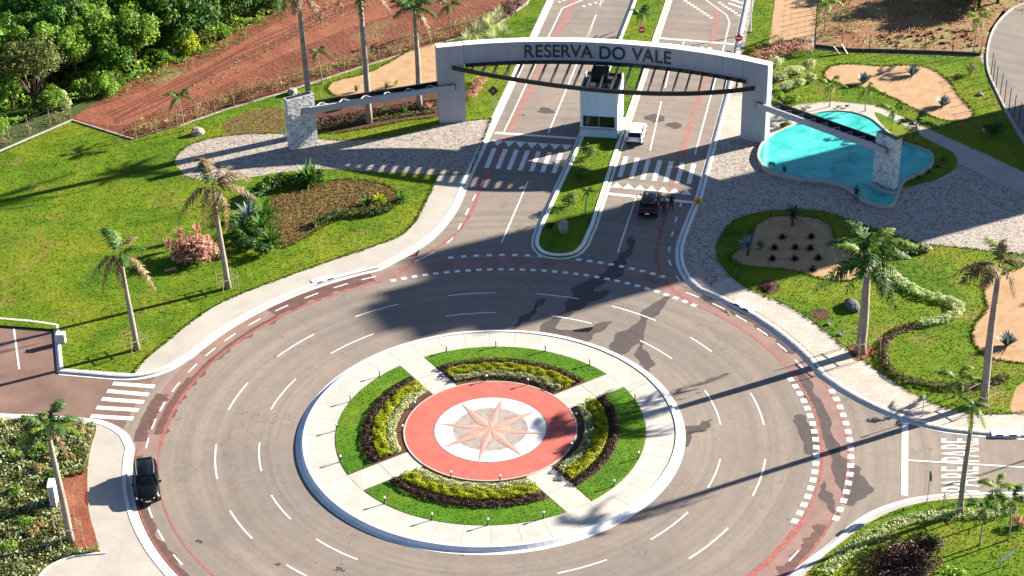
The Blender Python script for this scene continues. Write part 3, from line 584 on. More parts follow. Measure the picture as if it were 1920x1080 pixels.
# ------------------------------------------------------------------ roundabout island
IZ = .26
isl = empty('roundabout_island'); tag(isl, 'round concrete island with brick centre, compass star and four paths', 'traffic island')
sweep('kerb', arc(15.42, 0, 360, 144)[:-1], [(-.05, .012), (.28, .014), (.5, IZ + .04), (.72, IZ + .06), (.74, IZ - .05)], M['kerb'], True, 1, isl)
struct_base = sheet('base', arc(14.72, 0, 360, 96)[:-1], IZ - .02, M['mortar'], .2, isl)
PA = [32.5 + 90 * k for k in range(4)]
NS = 40; gap = .05
for i in range(NS):                                        # ring of cast slabs, each its own piece
    a0, a1 = 360 / NS * i + gap, 360 / NS * (i + 1) - gap
    sheet('concrete_slab', arc(14.7, a0, a1, 4) + arc(12.34, a1, a0, 4), IZ + random.uniform(0, .006), M['slab'], .08, isl)
for pa in PA:                                              # straight paths, two slabs each
    d = np.array([math.cos(R(pa)), math.sin(R(pa))]); n = np.array([-d[1], d[0]])
    for r0, r1 in ((6.86, 9.55), (9.6, 12.30)):
        sheet('path_slab', [tuple(d * r0 - n * 1.14), tuple(d * r1 - n * 1.14), tuple(d * r1 + n * 1.14), tuple(d * r0 + n * 1.14)], IZ + .008 + random.uniform(0, .004), M['slab'], .08, isl)
CZ = IZ + .06
sheet('brick_disc', arc(6.84, 0, 360, 90)[:-1], CZ, M['brick'], .1, isl)
sweep('brick_rim', arc(6.9, 0, 360, 90)[:-1], [(-.03, CZ - .06), (-.03, CZ + .012), (.1, CZ + .012)], M['concrete'], True, 1, isl)
sweep('circle_edge', arc(4.52, 0, 360, 90)[:-1], [(0, CZ + .004), (.1, CZ + .004)], M['star_edge'], True, 1, isl)
sheet('white_circle', arc(4.44, 0, 360, 90)[:-1], CZ + .008, M['star_white'], 0, isl)
sheet('grey_circle', arc(2.98, 0, 360, 72)[:-1], CZ + .012, M['star_grey'], 0, isl)
for k in range(8):                                         # compass star: each ray of two facets
    a = R(32.5 + 45 * k); t_ = np.array([math.cos(a), math.sin(a)]); n = np.array([-t_[1], t_[0]])
    L = 4.2; b0 = 1.15 if k % 2 == 0 else 1.0; tip = t_ * L; hw = .44 if k % 2 == 0 else .36
    l = t_ * b0 + n * hw; r = t_ * b0 - n * hw
    mb = MB(); z = CZ + (.016 if k % 2 else .020); zt = z + .03
    mb.add([(0, 0, zt), (*r, z), (*tip, z), (*l, z), (*(t_ * b0), zt)], [(0, 1, 4), (1, 2, 4), (4, 2, 3), (0, 4, 3)])
    mb.build('star_ray', M['star_pink'], isl)
    ob = MB(); e = n * .07; ob.add([(*(t_ * 1.6 + n * (hw + .02)), z - .003), (*(t_ * (L + .25)), z - .003), (*(t_ * 1.6 - n * (hw + .02)), z - .003)], [(0, 2, 1)]); ob.build('star_outline', M['star_edge'], isl)

# ------------------------------------------------------------------ foliage tools
def leaf_quads(C, Nrm, size, aspect=.45, droop=0.0):
    """one kite-shaped leaf per centre; returns V,F"""
    n = len(C); C = np.asarray(C); Nrm = Nrm / (np.linalg.norm(Nrm, axis=1)[:, None] + 1e-9)
    r = RNG.normal(size=(n, 3)); T = np.cross(Nrm, r); T /= np.linalg.norm(T, axis=1)[:, None] + 1e-9; B = np.cross(Nrm, T)
    s = (size * (0.6 + .8 * RNG.random(n)))[:, None]
    V = np.stack([C - T * s * .5, C + B * s * aspect * .5 + Nrm * s * .08, C + T * s * .5, C - B * s * aspect * .5 + Nrm * s * .08], 1).reshape(-1, 3)
    return V, np.arange(4 * n).reshape(n, 4)
def crown_pts(n, rx, ry, rz, clumps=14, cr=.42, cz=0.0, flat=.0):
    """leaf centres on the skins of many clumps packed in an ellipsoid"""
    d = RNG.normal(size=(clumps, 3)); d /= np.linalg.norm(d, axis=1)[:, None]; rr = RNG.random(clumps) ** .45
    cc = d * rr[:, None] * (1 - cr * .7); cc[:, 2] = np.maximum(cc[:, 2], -.75)
    w = cr * (.6 + .7 * RNG.random(clumps)); idx = RNG.integers(0, clumps, n)
    e = RNG.normal(size=(n, 3)); e /= np.linalg.norm(e, axis=1)[:, None]; e[:, 2] = np.where(e[:, 2] < -.3, -e[:, 2], e[:, 2])
    rad = w[idx] * (.55 + .5 * RNG.random(n) ** .5)
    P = cc[idx] + e * rad[:, None]; nrm = e + RNG.normal(size=(n, 3)) * .55 + np.array([0, 0, .35])
    return P * np.array([rx, ry, rz]) + np.array([0, 0, cz]), nrm
def crown_mesh(name, n, rx, ry, rz, size, clumps=14, cr=.42, cz=0.0, aspect=.5):
    P, N = crown_pts(n, rx, ry, rz, clumps, cr, cz); V, Fq = leaf_quads(P, N, size, aspect); return npmesh(name, V, Fq, 4)
def spike_mesh(name, n, r, h, w, bend=.35, spread=(.15, 1.25), seg=3, tilt0=0):
    """blade leaves that fan out of one point (agave, cordyline, grass clump)"""
    V = []; Fq = []
    for i in range(n):
        az = 2.399 * i + random.uniform(-.25, .25); el = spread[0] + (spread[1] - spread[0]) * ((i + .5) / n) ** .8 + random.uniform(-.08, .08)   # from vertical
        L = r * random.uniform(.8, 1.1); d = Vector((math.sin(el) * math.cos(az), math.sin(el) * math.sin(az), math.cos(el) * h / r)); s = Vector((-math.sin(az), math.cos(az), 0))
        b = len(V)
        for k in range(seg + 1):
            t = k / seg; p = d * (L * t) + Vector((0, 0, -bend * L * t * t * math.sin(el))); ww = w * (.55 + 1.1 * t) * (1 - t) ** .7 if t < 1 else .004
            if k == 0: ww = w * .6
            V += [tuple(p - s * ww), tuple(p + s * ww)]
        for k in range(seg): Fq.append((b + 2 * k, b + 2 * k + 1, b + 2 * k + 3, b + 2 * k + 2))
    return npmesh(name, np.array(V), np.array(Fq), 4)
def strip_mesh(name, path, width, height, size, dens, z0, aspect=.5, holes_end=0.0, up=.5, rough=.25):
    """leaves spread through a hedge that follows a path"""
    P = np.array(path); seg = np.linalg.norm(np.diff(P, axis=0), axis=1); L = seg.sum(); n = int(L * width * dens)
    s = RNG.random(n) * L; cum = np.r_[0, np.cumsum(seg)]; i = np.clip(np.searchsorted(cum, s) - 1, 0, len(seg) - 1)
    t = ((s - cum[i]) / seg[i])[:, None]; c = P[i] * (1 - t) + P[i + 1] * t; T = (P[i + 1] - P[i]) / seg[i][:, None]; Nn = np.stack([-T[:, 1], T[:, 0]], 1)
    u = RNG.random(n) * 2 - 1; lump = .75 + .25 * np.sin(s * 4.1 + 1.3 * np.sin(s * 1.7)) * np.cos(u * 3 + s)
    top = height * (1 - rough * np.abs(u) ** 3) * lump; z = top * (1 - .5 * RNG.random(n) ** 2)
    q = c + Nn * (u * width / 2 * (.9 + .2 * RNG.random(n)))[:, None]
    C = np.c_[q, z0 + z]; nr = np.c_[Nn * (u * .8)[:, None], np.full(n, up)] + RNG.normal(size=(n, 3)) * .45
    V, Fq = leaf_quads(C, nr, size, aspect); return npmesh(name, V, Fq, 4)
def area_mesh(name, poly, height, size, dens, z0, aspect=.5, lumpf=1.2, holes=()):
    q = scatter(poly, dens, holes); n = len(q)
    lump = .55 + .45 * np.sin(q[:, 0] * lumpf * 2.1 + np.sin(q[:, 1] * lumpf * 1.3)) * np.cos(q[:, 1] * lumpf * 2.4 + .7)
    C = np.c_[q, z0 + height * lump * (1 - .6 * RNG.random(n) ** 2) + .03]; nr = RNG.normal(size=(n, 3)) * .6 + np.array([0, 0, .7])
    V, Fq = leaf_quads(C, nr, size, aspect); return npmesh(name, V, Fq, 4)
def blades_mesh(name, q, z0, h=.12, w=.05):
    n = len(q); a = RNG.random(n) * 6.283; hh = h * (.5 + RNG.random(n)); lean = RNG.normal(size=(n, 2)) * .06
    dx, dy = np.cos(a) * w, np.sin(a) * w; V = np.zeros((n, 3, 3))
    V[:, 0] = np.c_[q[:, 0] - dx, q[:, 1] - dy, np.full(n, z0)]; V[:, 1] = np.c_[q[:, 0] + dx, q[:, 1] + dy, np.full(n, z0)]
    V[:, 2] = np.c_[q[:, 0] + lean[:, 0], q[:, 1] + lean[:, 1], z0 + hh]
    return npmesh(name, V.reshape(-1, 3), np.arange(3 * n).reshape(n, 3), 3)

# ------------------------------------------------------------------ planting of the island quadrants
QN = ['facing the entrance gate', 'beside the side street crossing', 'away from the gate', 'towards the cross street']
def ring_path(r, a0, a1, off=1.22, n=30):
    h = math.degrees(math.asin(off / r)); return arc(r, a0 + h, a1 - h, n)
for k in range(4):
    a0, a1 = 32.5 + 90 * k, 122.5 + 90 * k
    sheet('grass_plot', ring_path(12.3, a0, a1) + ring_path(10.2, a0, a1)[::-1], IZ + .03, M['lawn_isl'], .06, isl)
    sheet('soil_plot', ring_path(10.2, a0, a1) + ring_path(6.95, a0, a1)[::-1], IZ + .012, M['soil'], .05, isl)
    pts = []
    q = scatter(ring_path(12.25, a0, a1) + ring_path(10.25, a0, a1)[::-1], 60)
    tag(mobj('lawn_grass', blades_mesh('lawn_grass', q, IZ + .03, .045, .035), M['lawn_isl']), 'short mown grass of the island quadrant ' + QN[k], 'grass', kind='stuff')
    tag(mobj('bronze_hedge', strip_mesh('bronze_hedge', ring_path(9.85, a0, a1, 1.35), .85, .34, .12, 420, IZ + .02, rough=.4), M['lf_brown']), 'low dark bronze hedge arc on the island quadrant ' + QN[k], 'hedge', 'bronze hedge arcs on the island')
    tag(mobj('yellow_hedge', strip_mesh('yellow_hedge', ring_path(8.82, a0, a1, 1.35), 1.05, .5, .13, 480, IZ + .02), M['lf_yellow']), 'clipped yellow green hedge arc on the island quadrant ' + QN[k], 'hedge', 'yellow hedge arcs on the island')
    tag(mobj('pale_hedge', strip_mesh('pale_hedge', ring_path(7.85, a0, a1, 1.35), .72, .42, .2, 260, IZ + .02, aspect=.3), M['lf_pale']), 'pale variegated plant arc on the island quadrant ' + QN[k], 'hedge', 'pale plant arcs on the island')

# bollard lights
def bollard(proto=None):
    t = empty('bollard_light'); mb = MB(); mb.lathe([(.07, 0), (.07, .04), (.045, .05), (.045, .42), (.06, .44), (.06, .46)], 10); mb.build('post', M['black_steel'], t, True)
    mb = MB(); mb.lathe([(.03, .46), (.075, .49), (.095, .55), (.075, .61), (.02, .64)], 10); mb.build('globe', M['globe'], t, True); return t
B0 = bollard(); first = True
OUTB = [(836, 657), (930, 649), (710, 705), (653, 752), (629, 807), (636, 867), (719, 946), (809, 977), (915, 987), (1021, 974), (1157, 915), (1205, 861), (1024, 657), (1107, 684), (1197, 750), (1218, 804)]
INB = [(782, 766), (762, 809), (848, 893), (937, 899), (1070, 842), (1084, 786), (912, 714), (995, 716)]
for lst, rr, lb, gr in ((OUTB, 12.28, 'short bollard light with white globe on the outer grass edge of the island', 'outer bollard lights'), (INB, 6.98, 'short bollard light with white globe beside the red brick disc', 'inner bollard lights')):
    for p in lst:
        a = math.atan2(*g(*p, IZ)[::-1]); o = B0 if first else copy_tree(B0); first = False
        o.location = (rr * math.cos(a), rr * math.sin(a), IZ + .03); tag(o, lb, 'light', gr)

# ------------------------------------------------------------------ entrance gate on its plan circle
GC, GR = (3.7, 14.2), 43.5
def gp(r, a): return (GC[0] + r * math.cos(R(a)), GC[1] + r * math.sin(R(a)))
def wedge(mb, r0, r1, a0, a1, z0, z1, n=1):
    for i in range(n):
        b0, b1 = a0 + (a1 - a0) * i / n, a0 + (a1 - a0) * (i + 1) / n
        q = [gp(r0, b0), gp(r0, b1), gp(r1, b1), gp(r1, b0)]
        mb.add([(*p, z0) for p in q] + [(*p, z1) for p in q], [(0, 1, 2, 3), (7, 6, 5, 4), (0, 4, 5, 1), (1, 5, 6, 2), (2, 6, 7, 3), (3, 7, 4, 0)])
gate = empty('entrance_gate', (*gp(GR, 78), 0)); GL = Vector(gate.location)
def gb(mb, name, mat, parent=gate, sm=False):
    if parent is gate: mb.v = [(p[0] - GL.x, p[1] - GL.y, p[2]) for p in mb.v]
    else: mb.v = [(p[0] - GL.x, p[1] - GL.y, p[2]) for p in mb.v]
    return mb.build(name, mat, parent, sm)
tag(gate, 'wide curved entrance gate spelling RESERVA DO VALE above the avenue', 'gate')
TOP, BOT = 8.85, 6.75
r0, r1 = GR, GR + 1.05
pang = ((98.0, 101.7), (55.5, 59.1))
for a0, a1 in pang:                                        # pillars: recessed core plus panels
    mb = MB(); wedge(mb, r0 + .03, r1 - .03, a0 + .04, a1 - .04, 0, TOP - .03, 1); pl = gb(mb, 'pillar', M['clad_core'])
    zs = [0.1, 2.95, 5.8, TOP]
    for z0, z1 in zip(zs[:-1], zs[1:]):
        for f0, f1 in ((r0, r0 + .03), (r1 - .03, r1)):
            mb = MB(); wedge(mb, f0, f1, a0, a1, z0 + .01, z1 - .01); gb(mb, 'panel', M['clad'], pl)
        for b0, b1 in ((a0, a0 + .04), (a1 - .04, a1)):
            mb = MB(); wedge(mb, r0 + .031, r1 - .031, b0, b1, z0 + .01, z1 - .01); gb(mb, 'panel', M['clad'], pl)
    mb = MB(); wedge(mb, r0 + .01, r1 - .01, a0, a1, TOP - .008, TOP + .03); gb(mb, 'coping', M['white_wall'], pl)
ba0, ba1 = 59.14, 97.96
mb = MB(); wedge(mb, r0 + .05, r1 - .05, ba0, ba1, BOT + .03, TOP - .03, 40); beam = gb(mb, 'arch_beam', M['clad_core'])
NPAN = 13
for i in range(NPAN):
    b0, b1 = ba0 + (ba1 - ba0) * i / NPAN + .012, ba0 + (ba1 - ba0) * (i + 1) / NPAN - .012
    mb = MB(); wedge(mb, r0 + .02, r0 + .049, b0, b1, BOT, TOP, 3); gb(mb, 'panel', M['clad'], beam)
    mb = MB(); wedge(mb, r1 - .049, r1 - .02, b0, b1, BOT, TOP, 3); gb(mb, 'panel', M['clad'], beam)
mb = MB(); wedge(mb, r0 - .02, r1 + .02, ba0, ba1, TOP + .002, TOP + .06, 40); gb(mb, 'coping', M['white_wall'], beam)
mb = MB(); wedge(mb, r0 + .05, r1 - .05, ba0, ba1, BOT - .02, BOT + .02, 40); gb(mb, 'soffit', M['black_steel'], beam)
# letters
_e = text_mesh('E', 1.0); EH = max(v.co.y for v in _e.vertices) - min(v.co.y for v in _e.vertices); txt = 'RESERVA DO VALE'; caph = 1.36; meshes = []; x = 0; kern = {('R', 'V'): -.1, ('V', 'A'): -.22, ('R', 'E'): 0, ('A', 'L'): 0}
for i, ch in enumerate(txt):
    if ch == ' ': x += .62; continue
    me = text_mesh(ch, 1.0, .0); co = np.array([v.co[:] for v in me.vertices]); s = caph / EH
    w = (co[:, 0].max() - co[:, 0].min()) * s
    if i and txt[i - 1] + ch in ('VA', 'RV'): x -= .22
    meshes.append((ch, x + w / 2, w, co, s)); x += w + .2; bpy.data.meshes.remove(me)
tot = x - .2; A0, A1 = 89.6, 69.4; span = R(A0 - A1) * GR; fx = span / tot
for ch, xc, w, co, s in meshes:
    a = A0 - math.degrees(xc * fx / GR)
    me = text_mesh(ch, s, .05 / s * 1.0, .026); c2 = np.array([v.co[:] for v in me.vertices]); mx = (c2[:, 0].max() + c2[:, 0].min()) / 2; my = c2[:, 1].min()
    tx = np.array([math.sin(R(a)), -math.cos(R(a))]); nr = np.array([math.cos(R(a)), math.sin(R(a))]); base = np.array(gp(GR + .0, a))
    for v, p in zip(me.vertices, c2):
        q = base + tx * (p[0] - mx) * fx - nr * (.03 + p[2]); v.co = (q[0] - GL.x, q[1] - GL.y, BOT + .38 + (p[1] - (my if ch not in 'SOD' else (-.012 * s if ch != 'D' else 0))))
    me.update(); mobj('letter', me, M['letter'], beam)
# pergola: inner rail under the beam, bowed outer rail, slats between
PZg = 6.62
Lr, Mr, Rr = np.array(g(848, 127, PZg)), np.array(g(1160, 172, PZg)), np.array(g(1415, 165, PZg))
def outer(t): return (1 - t) ** 2 * Lr + 2 * t * (1 - t) * (2 * Mr - .5 * (Lr + Rr)) + t * t * Rr
mb = MB(); pts = [outer(i / 40) for i in range(41)]
for i in range(40): mb.bar((*pts[i], PZg), (*pts[i + 1], PZg), .2, .44)
gb(mb, 'outer_rail', M['black_steel'])
inn = [np.array(gp(GR - .12, 97.9 - 39.3 * i / 40)) for i in range(41)]
mb = MB()
for i in range(40): mb.bar((*inn[i], PZg), (*inn[i + 1], PZg), .2, .34)
gb(mb, 'inner_rail', M['black_steel'])
rdv = np.array([math.sin(RA), math.cos(RA)])
for i in range(23):
    p = np.array(gp(GR - .1, 96.6 - 36.8 * i / 22))
    best = None
    for k in range(201):
        q = outer(k / 200); d = p - q; off = abs(d[0] * rdv[1] - d[1] * rdv[0])
        if best is None or off < best[0]: best = (off, q)
    q = best[1]
    if np.linalg.norm(p - q) > .5: gb(MB().bar((*p, PZg), (*q, PZg), .14, .38), 'slat', M['black_steel'])
# wings: stone piers, light front beam, black canopy with white braces
def pier(a0, a1, h, thick, r):
    mb = MB(); rr0, rr1 = r, r + thick
    wedge(mb, rr0 + .03, rr1 - .03, a0 + .04, a1 - .04, 0, h - .02); p = gb(mb, 'stone_pier', M['mortar'])
    mb = MB()
    def face(org, du, dn, W):
        z = 0.02
        while z < h - .1:
            hh = min(random.uniform(.1, .2), h - z); u = 0
            while u < W - .02:
                ww = min(random.uniform(.15, .42), W - u)
                if W - u - ww < .15: ww = W - u
                d = random.uniform(.03, .06); e = .008
                P = [org + du * (u + e), org + du * (u + ww - e)]
                V = []
                for zz in (z + e, z + hh - e):
                    for q in P: V.append((q[0], q[1], zz))
                    for q in P: q2 = q + dn * d; V.append((q2[0], q2[1], zz))
                mb.add(V, [(2, 3, 7, 6), (0, 1, 3, 2), (4, 6, 7, 5), (0, 2, 6, 4), (1, 5, 7, 3)])
                u += ww
            z += hh
    c = [np.array(gp(rr0, a0)), np.array(gp(rr0, a1)), np.array(gp(rr1, a1)), np.array(gp(rr1, a0))]
    cen = sum(c) / 4
    for i in range(4):
        A, B = c[i], c[(i + 1) % 4]; L = np.linalg.norm(B - A); du = (B - A) / L; dn = np.array([du[1], -du[0]])
        if np.dot(dn, (A + B) / 2 - cen) < 0: dn = -dn
        face(A - dn * .035, du, dn, L)
    o = gb(mb, 'stone_cladding', M['stone'], p); o['kind'] = 'stuff'
    mb = MB(); wedge(mb, rr0 + .15, rr1 - .12, a0 + .25, a1 - .25, h - .01, h + .015); gb(mb, 'top_recess', M['black_steel'], p)
    return p
pier(119.0, 122.95, 5.85, .75, 44.3); pier(34.4, 37.9, 5.8, .75, 43.1)
def wing(aA, rA, aB, rB, z, nb, bw=.07):
    """front beam from pier (aA) to pillar (aB)"""
    A, B = np.array(gp(rA, aA)), np.array(gp(rB, aB)); d = (B - A) / np.linalg.norm(B - A); n = np.array([-d[1], d[0]])
    if np.dot(n, A - np.array(GC)) < 0: n = -n
    gb(MB().bar((*A, z), (*B, z), .22, .62), 'wing_beam', M['clad'])
    A2, B2 = A + n * 1.25 + d * 1.2, B + n * 1.25 - d * 1.3
    gb(MB().bar((*A2, z + .12), (*B2, z + .12), .16, .5), 'wing_rail', M['black_steel'])
    mb = MB(); q = [A + n * .12 + d * 1.2, B + n * .12 - d * 1.3, B2 - n * .09, A2 - n * .09]
    mb.add([(*p, z - .12) for p in q] + [(*p, z - .05) for p in q], [(0, 3, 2, 1), (4, 5, 6, 7), (0, 1, 5, 4), (1, 2, 6, 5), (2, 3, 7, 6), (3, 0, 4, 7)])
    gb(mb, 'canopy_sheet', M['dark_roof'])
    L = np.linalg.norm(q[1] - q[0])
    for i in range(nb):
        p0 = q[0] + d * (L * (i + .1) / nb); p1 = q[3] + d * (L * (i + .5) / nb); p2 = q[0] + d * (L * (i + .9) / nb)
        gb(MB().bar((*p0, z + .08), (*p1, z + .1), bw, bw), 'brace', M['white_wall']); gb(MB().bar((*p1, z + .1), (*p2, z + .08), bw, bw), 'brace', M['white_wall'])
    for P, s in ((A, 1), (B, -1)):
        gb(MB().bar((*(P - n * .13 - d * s * .02), z + .34), (*(P - n * .13 + d * s * .9), z + .34), .06, .07), 'bracket', M['black_steel'])
        gb(MB().bar((*(P - n * .13), z + .34), (*(P - n * .13), z - .3), .06, .06), 'bracket', M['black_steel'])
wing(121.2, 44.05, 99.4, 43.3, 4.35, 6); wing(35.6, 42.85, 56.8, 43.3, 4.4, 9, .035)

# ------------------------------------------------------------------ guardhouse on the median
gh = empty('guardhouse', (*rd(.45, 56.0), 0), -RA); tag(gh, 'tall pale guardhouse with dark window band standing on the median under the gate', 'guardhouse')
def ghb(name, mat, *b, parent=gh): mb = MB(); mb.box(*b); return mb.build(name, mat, parent)
W0, W1, D0, D1 = -1.85, 1.85, -2.1, 2.1
ghb('plinth', M['sky_tint_wall'], W0 - .06, W1 + .06, D0 - .08, D1 + .06, .1, 1.0)
ghb('sill', M['clad'], W0 - .14, W1 + .14, D0 - .2, D1 + .1, 1.0, 1.16)
wl = ghb('wall', M['sky_tint_wall'], W0, W1, D0, D1, 1.16, 5.35)
for x0, x1 in ((-1.66, -.02), (.02, 1.66)):
    w = ghb('window', M['clad_core'], x0, x1, D0 - .03, D0 + .01, 1.3, 2.52, parent=wl); ghb('pane', M['glass'], x0 + .05, x1 - .05, D0 - .045, D0 - .031, 1.36, 2.46, parent=w)
for sx in (1, -1):
    sd_ = ghb('side_panel', M['white_wall'], *( (W1 + .002, W1 + .12) if sx > 0 else (W0 - .12, W0 - .002)), D0 - .04, D1 + .04, 1.18, 5.65)
    for y0 in (-1.7, .1):
        xx = (W1 + .121, W1 + .14) if sx > 0 else (W0 - .14, W0 - .121)
        w = ghb('window', M['clad_core'], *xx, y0, y0 + 1.5, 1.4, 2.5, parent=sd_)
ghb('counter', M['white_wall'], W1 + .13, W1 + .75, D0 - .1, D1 - 1.2, .95, 1.12); ghb('counter_leg', M['white_wall'], W1 + .3, W1 + .6, D0 + .1, D0 + .5, .1, .95)
ghb('parapet', M['dark_roof'], W0, W1, D0 - .04, D0 + .14, 5.35, 5.62); ghb('parapet', M['dark_roof'], W0, W1, D1 - .14, D1 + .04, 5.35, 5.62)
rf = ghb('roof', M['dark_roof'], W0 + .02, W1 - .02, D0 + .15, D1 - .15, 5.351, 5.42)
tk = ghb('water_tank', M['black_steel'], -1.05, .55, .1, 1.5, 5.42, 6.5, parent=rf)
ghb('tank_lid', M['black_steel'], -1.12, .62, .03, 1.57, 6.5, 6.58, parent=tk)
ghb('roof_hatch', M['white_wall'], -1.05, -.5, -1.35, -.8, 5.42, 5.72, parent=rf)
ac = ghb('air_conditioner', M['dark_roof'], .75, 1.5, -1.5, -.6, 5.42, 6.05, parent=rf); ghb('grille', M['galv'], .82, 1.43, -1.52, -1.501, 5.5, 5.98, parent=ac)
ghb('roof_panel', M['star_edge'], -.4, .65, -1.6, -.3, 5.42, 5.46, parent=rf)

# ------------------------------------------------------------------ pool
POOL = smooth(gs([(1420, 290), (1425, 304), (1437, 318), (1460, 327), (1500, 335), (1545, 339), (1580, 347), (1600, 360), (1618, 374), (1645, 384), (1672, 385), (1682, 370), (1695, 340), (1722, 326), (1745, 312), (1751, 297), (1742, 284), (1715, 273), (1685, 262), (1658, 240), (1635, 222), (1602, 210), (1560, 207), (1522, 214), (1485, 234), (1450, 250), (1428, 268)], .42), 4, True)
pool = empty('swimming_pool', (*g(1560, 290, .4), 0)); PL = Vector(pool.location); tag(pool, 'curved turquoise ornamental pool beside the gate wing and stone pier', 'pool')
if area(POOL) < 0: POOL = POOL[::-1]
PLc = [(x - PL.x, y - PL.y) for x, y in POOL]
sheet('basin_floor', PLc, .165, M['pool_floor'], 0, pool)
sweep('rim', PLc, [(-.02, .02), (-.02, .5), (.2, .5), (.2, .17)], M['concrete'], True, 1, pool)
wt = sheet('water', PLc, .4, M['water'], 0, pool)
step = smooth(gs([(1634, 348), (1650, 360), (1672, 367), (1684, 366)], .3), 5)
sweep('cascade_step', [(x - PL.x, y - PL.y) for x, y in step], [(0, .17), (0, .62), (.3, .62), (.3, .17)], M['concrete'], False, 1, pool)

# ------------------------------------------------------------------ apartment tower east of the gate (throws the long shade over the avenue)
U = np.array([math.cos(SUN_AZ), math.sin(SUN_AZ)]); NV = np.array([U[1], -U[0]])     # NV: perp axis used in the survey (shade band -9 .. -29)
def tw(al, pe): p = U * al - NV * pe * 1.0; return p
tower = empty('apartment_tower', (*(U * 101 + np.array([-U[1], U[0]]) * 21), 0), SUN_AZ - math.pi / 2); tag(tower, 'tall pale apartment tower with stepped roof standing beyond the pool forecourt', 'building')
def tb(name, mat, *b, parent=tower): mb = MB(); mb.box(*b); return mb.build(name, mat, parent)
# local x runs along the sun's perpendicular (+x = towards the roundabout side), local y away from it
TH = 34.0
tb('wall', M['tower'], -8, 7.6, -5.5, 5.5, 0, TH); tb('annex_wall', M['tower'], 7.61, 11.6, -4.5, 4.5, 0, 26.5)
pent = tb('penthouse_wall', M['tower'], -3.5, 5.6, -4.2, 4.2, TH, TH + 2.4); tb('tank_room', M['tower'], -2, 3.2, -3, 3, TH + 2.4, TH + 3.6, parent=pent)
tb('roof_edge', M['white_wall'], -8.15, 7.75, -5.65, 5.65, TH - .35, TH - .02)
for fl in range(11):
    for i in range(5):
        w = tb('window', M['white_wall'], -7 + i * 2.9, -5.2 + i * 2.9, -5.56, -5.49, 1.3 + fl * 3, 2.8 + fl * 3); tb('pane', M['win_glass'], -6.92 + i * 2.9, -5.28 + i * 2.9, -5.575, -5.561, 1.38 + fl * 3, 2.72 + fl * 3, parent=w)

# ------------------------------------------------------------------ palms
def frond_mesh(name, L, n=36, droop=.55, wl=.75, curl=0.0, rag=.15, rise=.5):
    """one pinnate leaf along +x: rachis plus two rows of leaflets"""
    V = []; Fq = []
    def at(t): return Vector((L * (t - .12 * t * t * droop), curl * L * t * t, L * (rise * t - (droop + rise * .6) * t * t)))
    for i in range(10):
        t0, t1 = i / 10, (i + 1) / 10; a, b = at(t0), at(t1); w0, w1 = .045 * (1 - t0) + .008, .045 * (1 - t1) + .008; k = len(V)
        V += [a + Vector((0, -w0, 0)), a + Vector((0, w0, 0)), b + Vector((0, w1, 0)), b + Vector((0, -w1, 0))]; Fq.append((k, k + 1, k + 2, k + 3))
    for i in range(n):
        t = .12 + .88 * (i + .5) / n; p = at(t); tg = (at(min(1, t + .02)) - at(t - .02)).normalized()
        for s in (-1, 1):
            if random.random() < rag * .5: continue
            ll = L * wl * .32 * (math.sin(math.pi * (t * .85 + .12)) ** .7) * random.uniform(.75, 1.1)
            d = (tg * random.uniform(.45, .75) + Vector((0, s * 1.0, random.uniform(-.5, .25)))).normalized(); w = tg * (.055 * random.uniform(.8, 1.3)); k = len(V)
            m_ = p + d * ll * .55 + Vector((0, 0, -.04)); e = p + d * ll + Vector((0, 0, -ll * random.uniform(.25, .55)))
            V += [p - w, p + w, m_ + w * 1.1, m_ - w * 1.1]; Fq.append((k, k + 1, k + 2, k + 3)); k = len(V)
            V += [m_ - w * 1.1, m_ + w * 1.1, e + w * .2, e - w * .2]; Fq.append((k, k + 1, k + 2, k + 3))
    return npmesh(name, np.array([v[:] for v in V]), np.array(Fq), 4)
FR = {}
def frond(kind, variant, mat):
    key = (kind, variant, mat)
    if key not in FR:
        random.seed(hash((kind, variant)) % 1000 if False else 31 * variant + len(kind) * 7)
        prm = dict(full=dict(droop=.55, wl=.9, rise=.62), droopy=dict(droop=1.0, wl=.8, rise=.3, rag=.3), up=dict(droop=.35, wl=.8, rise=1.15), ragged=dict(droop=.7, wl=.62, rise=.55, rag=.75, n=18))[kind]
        prm = {**prm, 'curl': .12 * (variant - 1)}
        FR[key] = frond_mesh('frond', 1.0 * 3.6, **prm); FR[key].materials.append(M[mat])
    return FR[key]
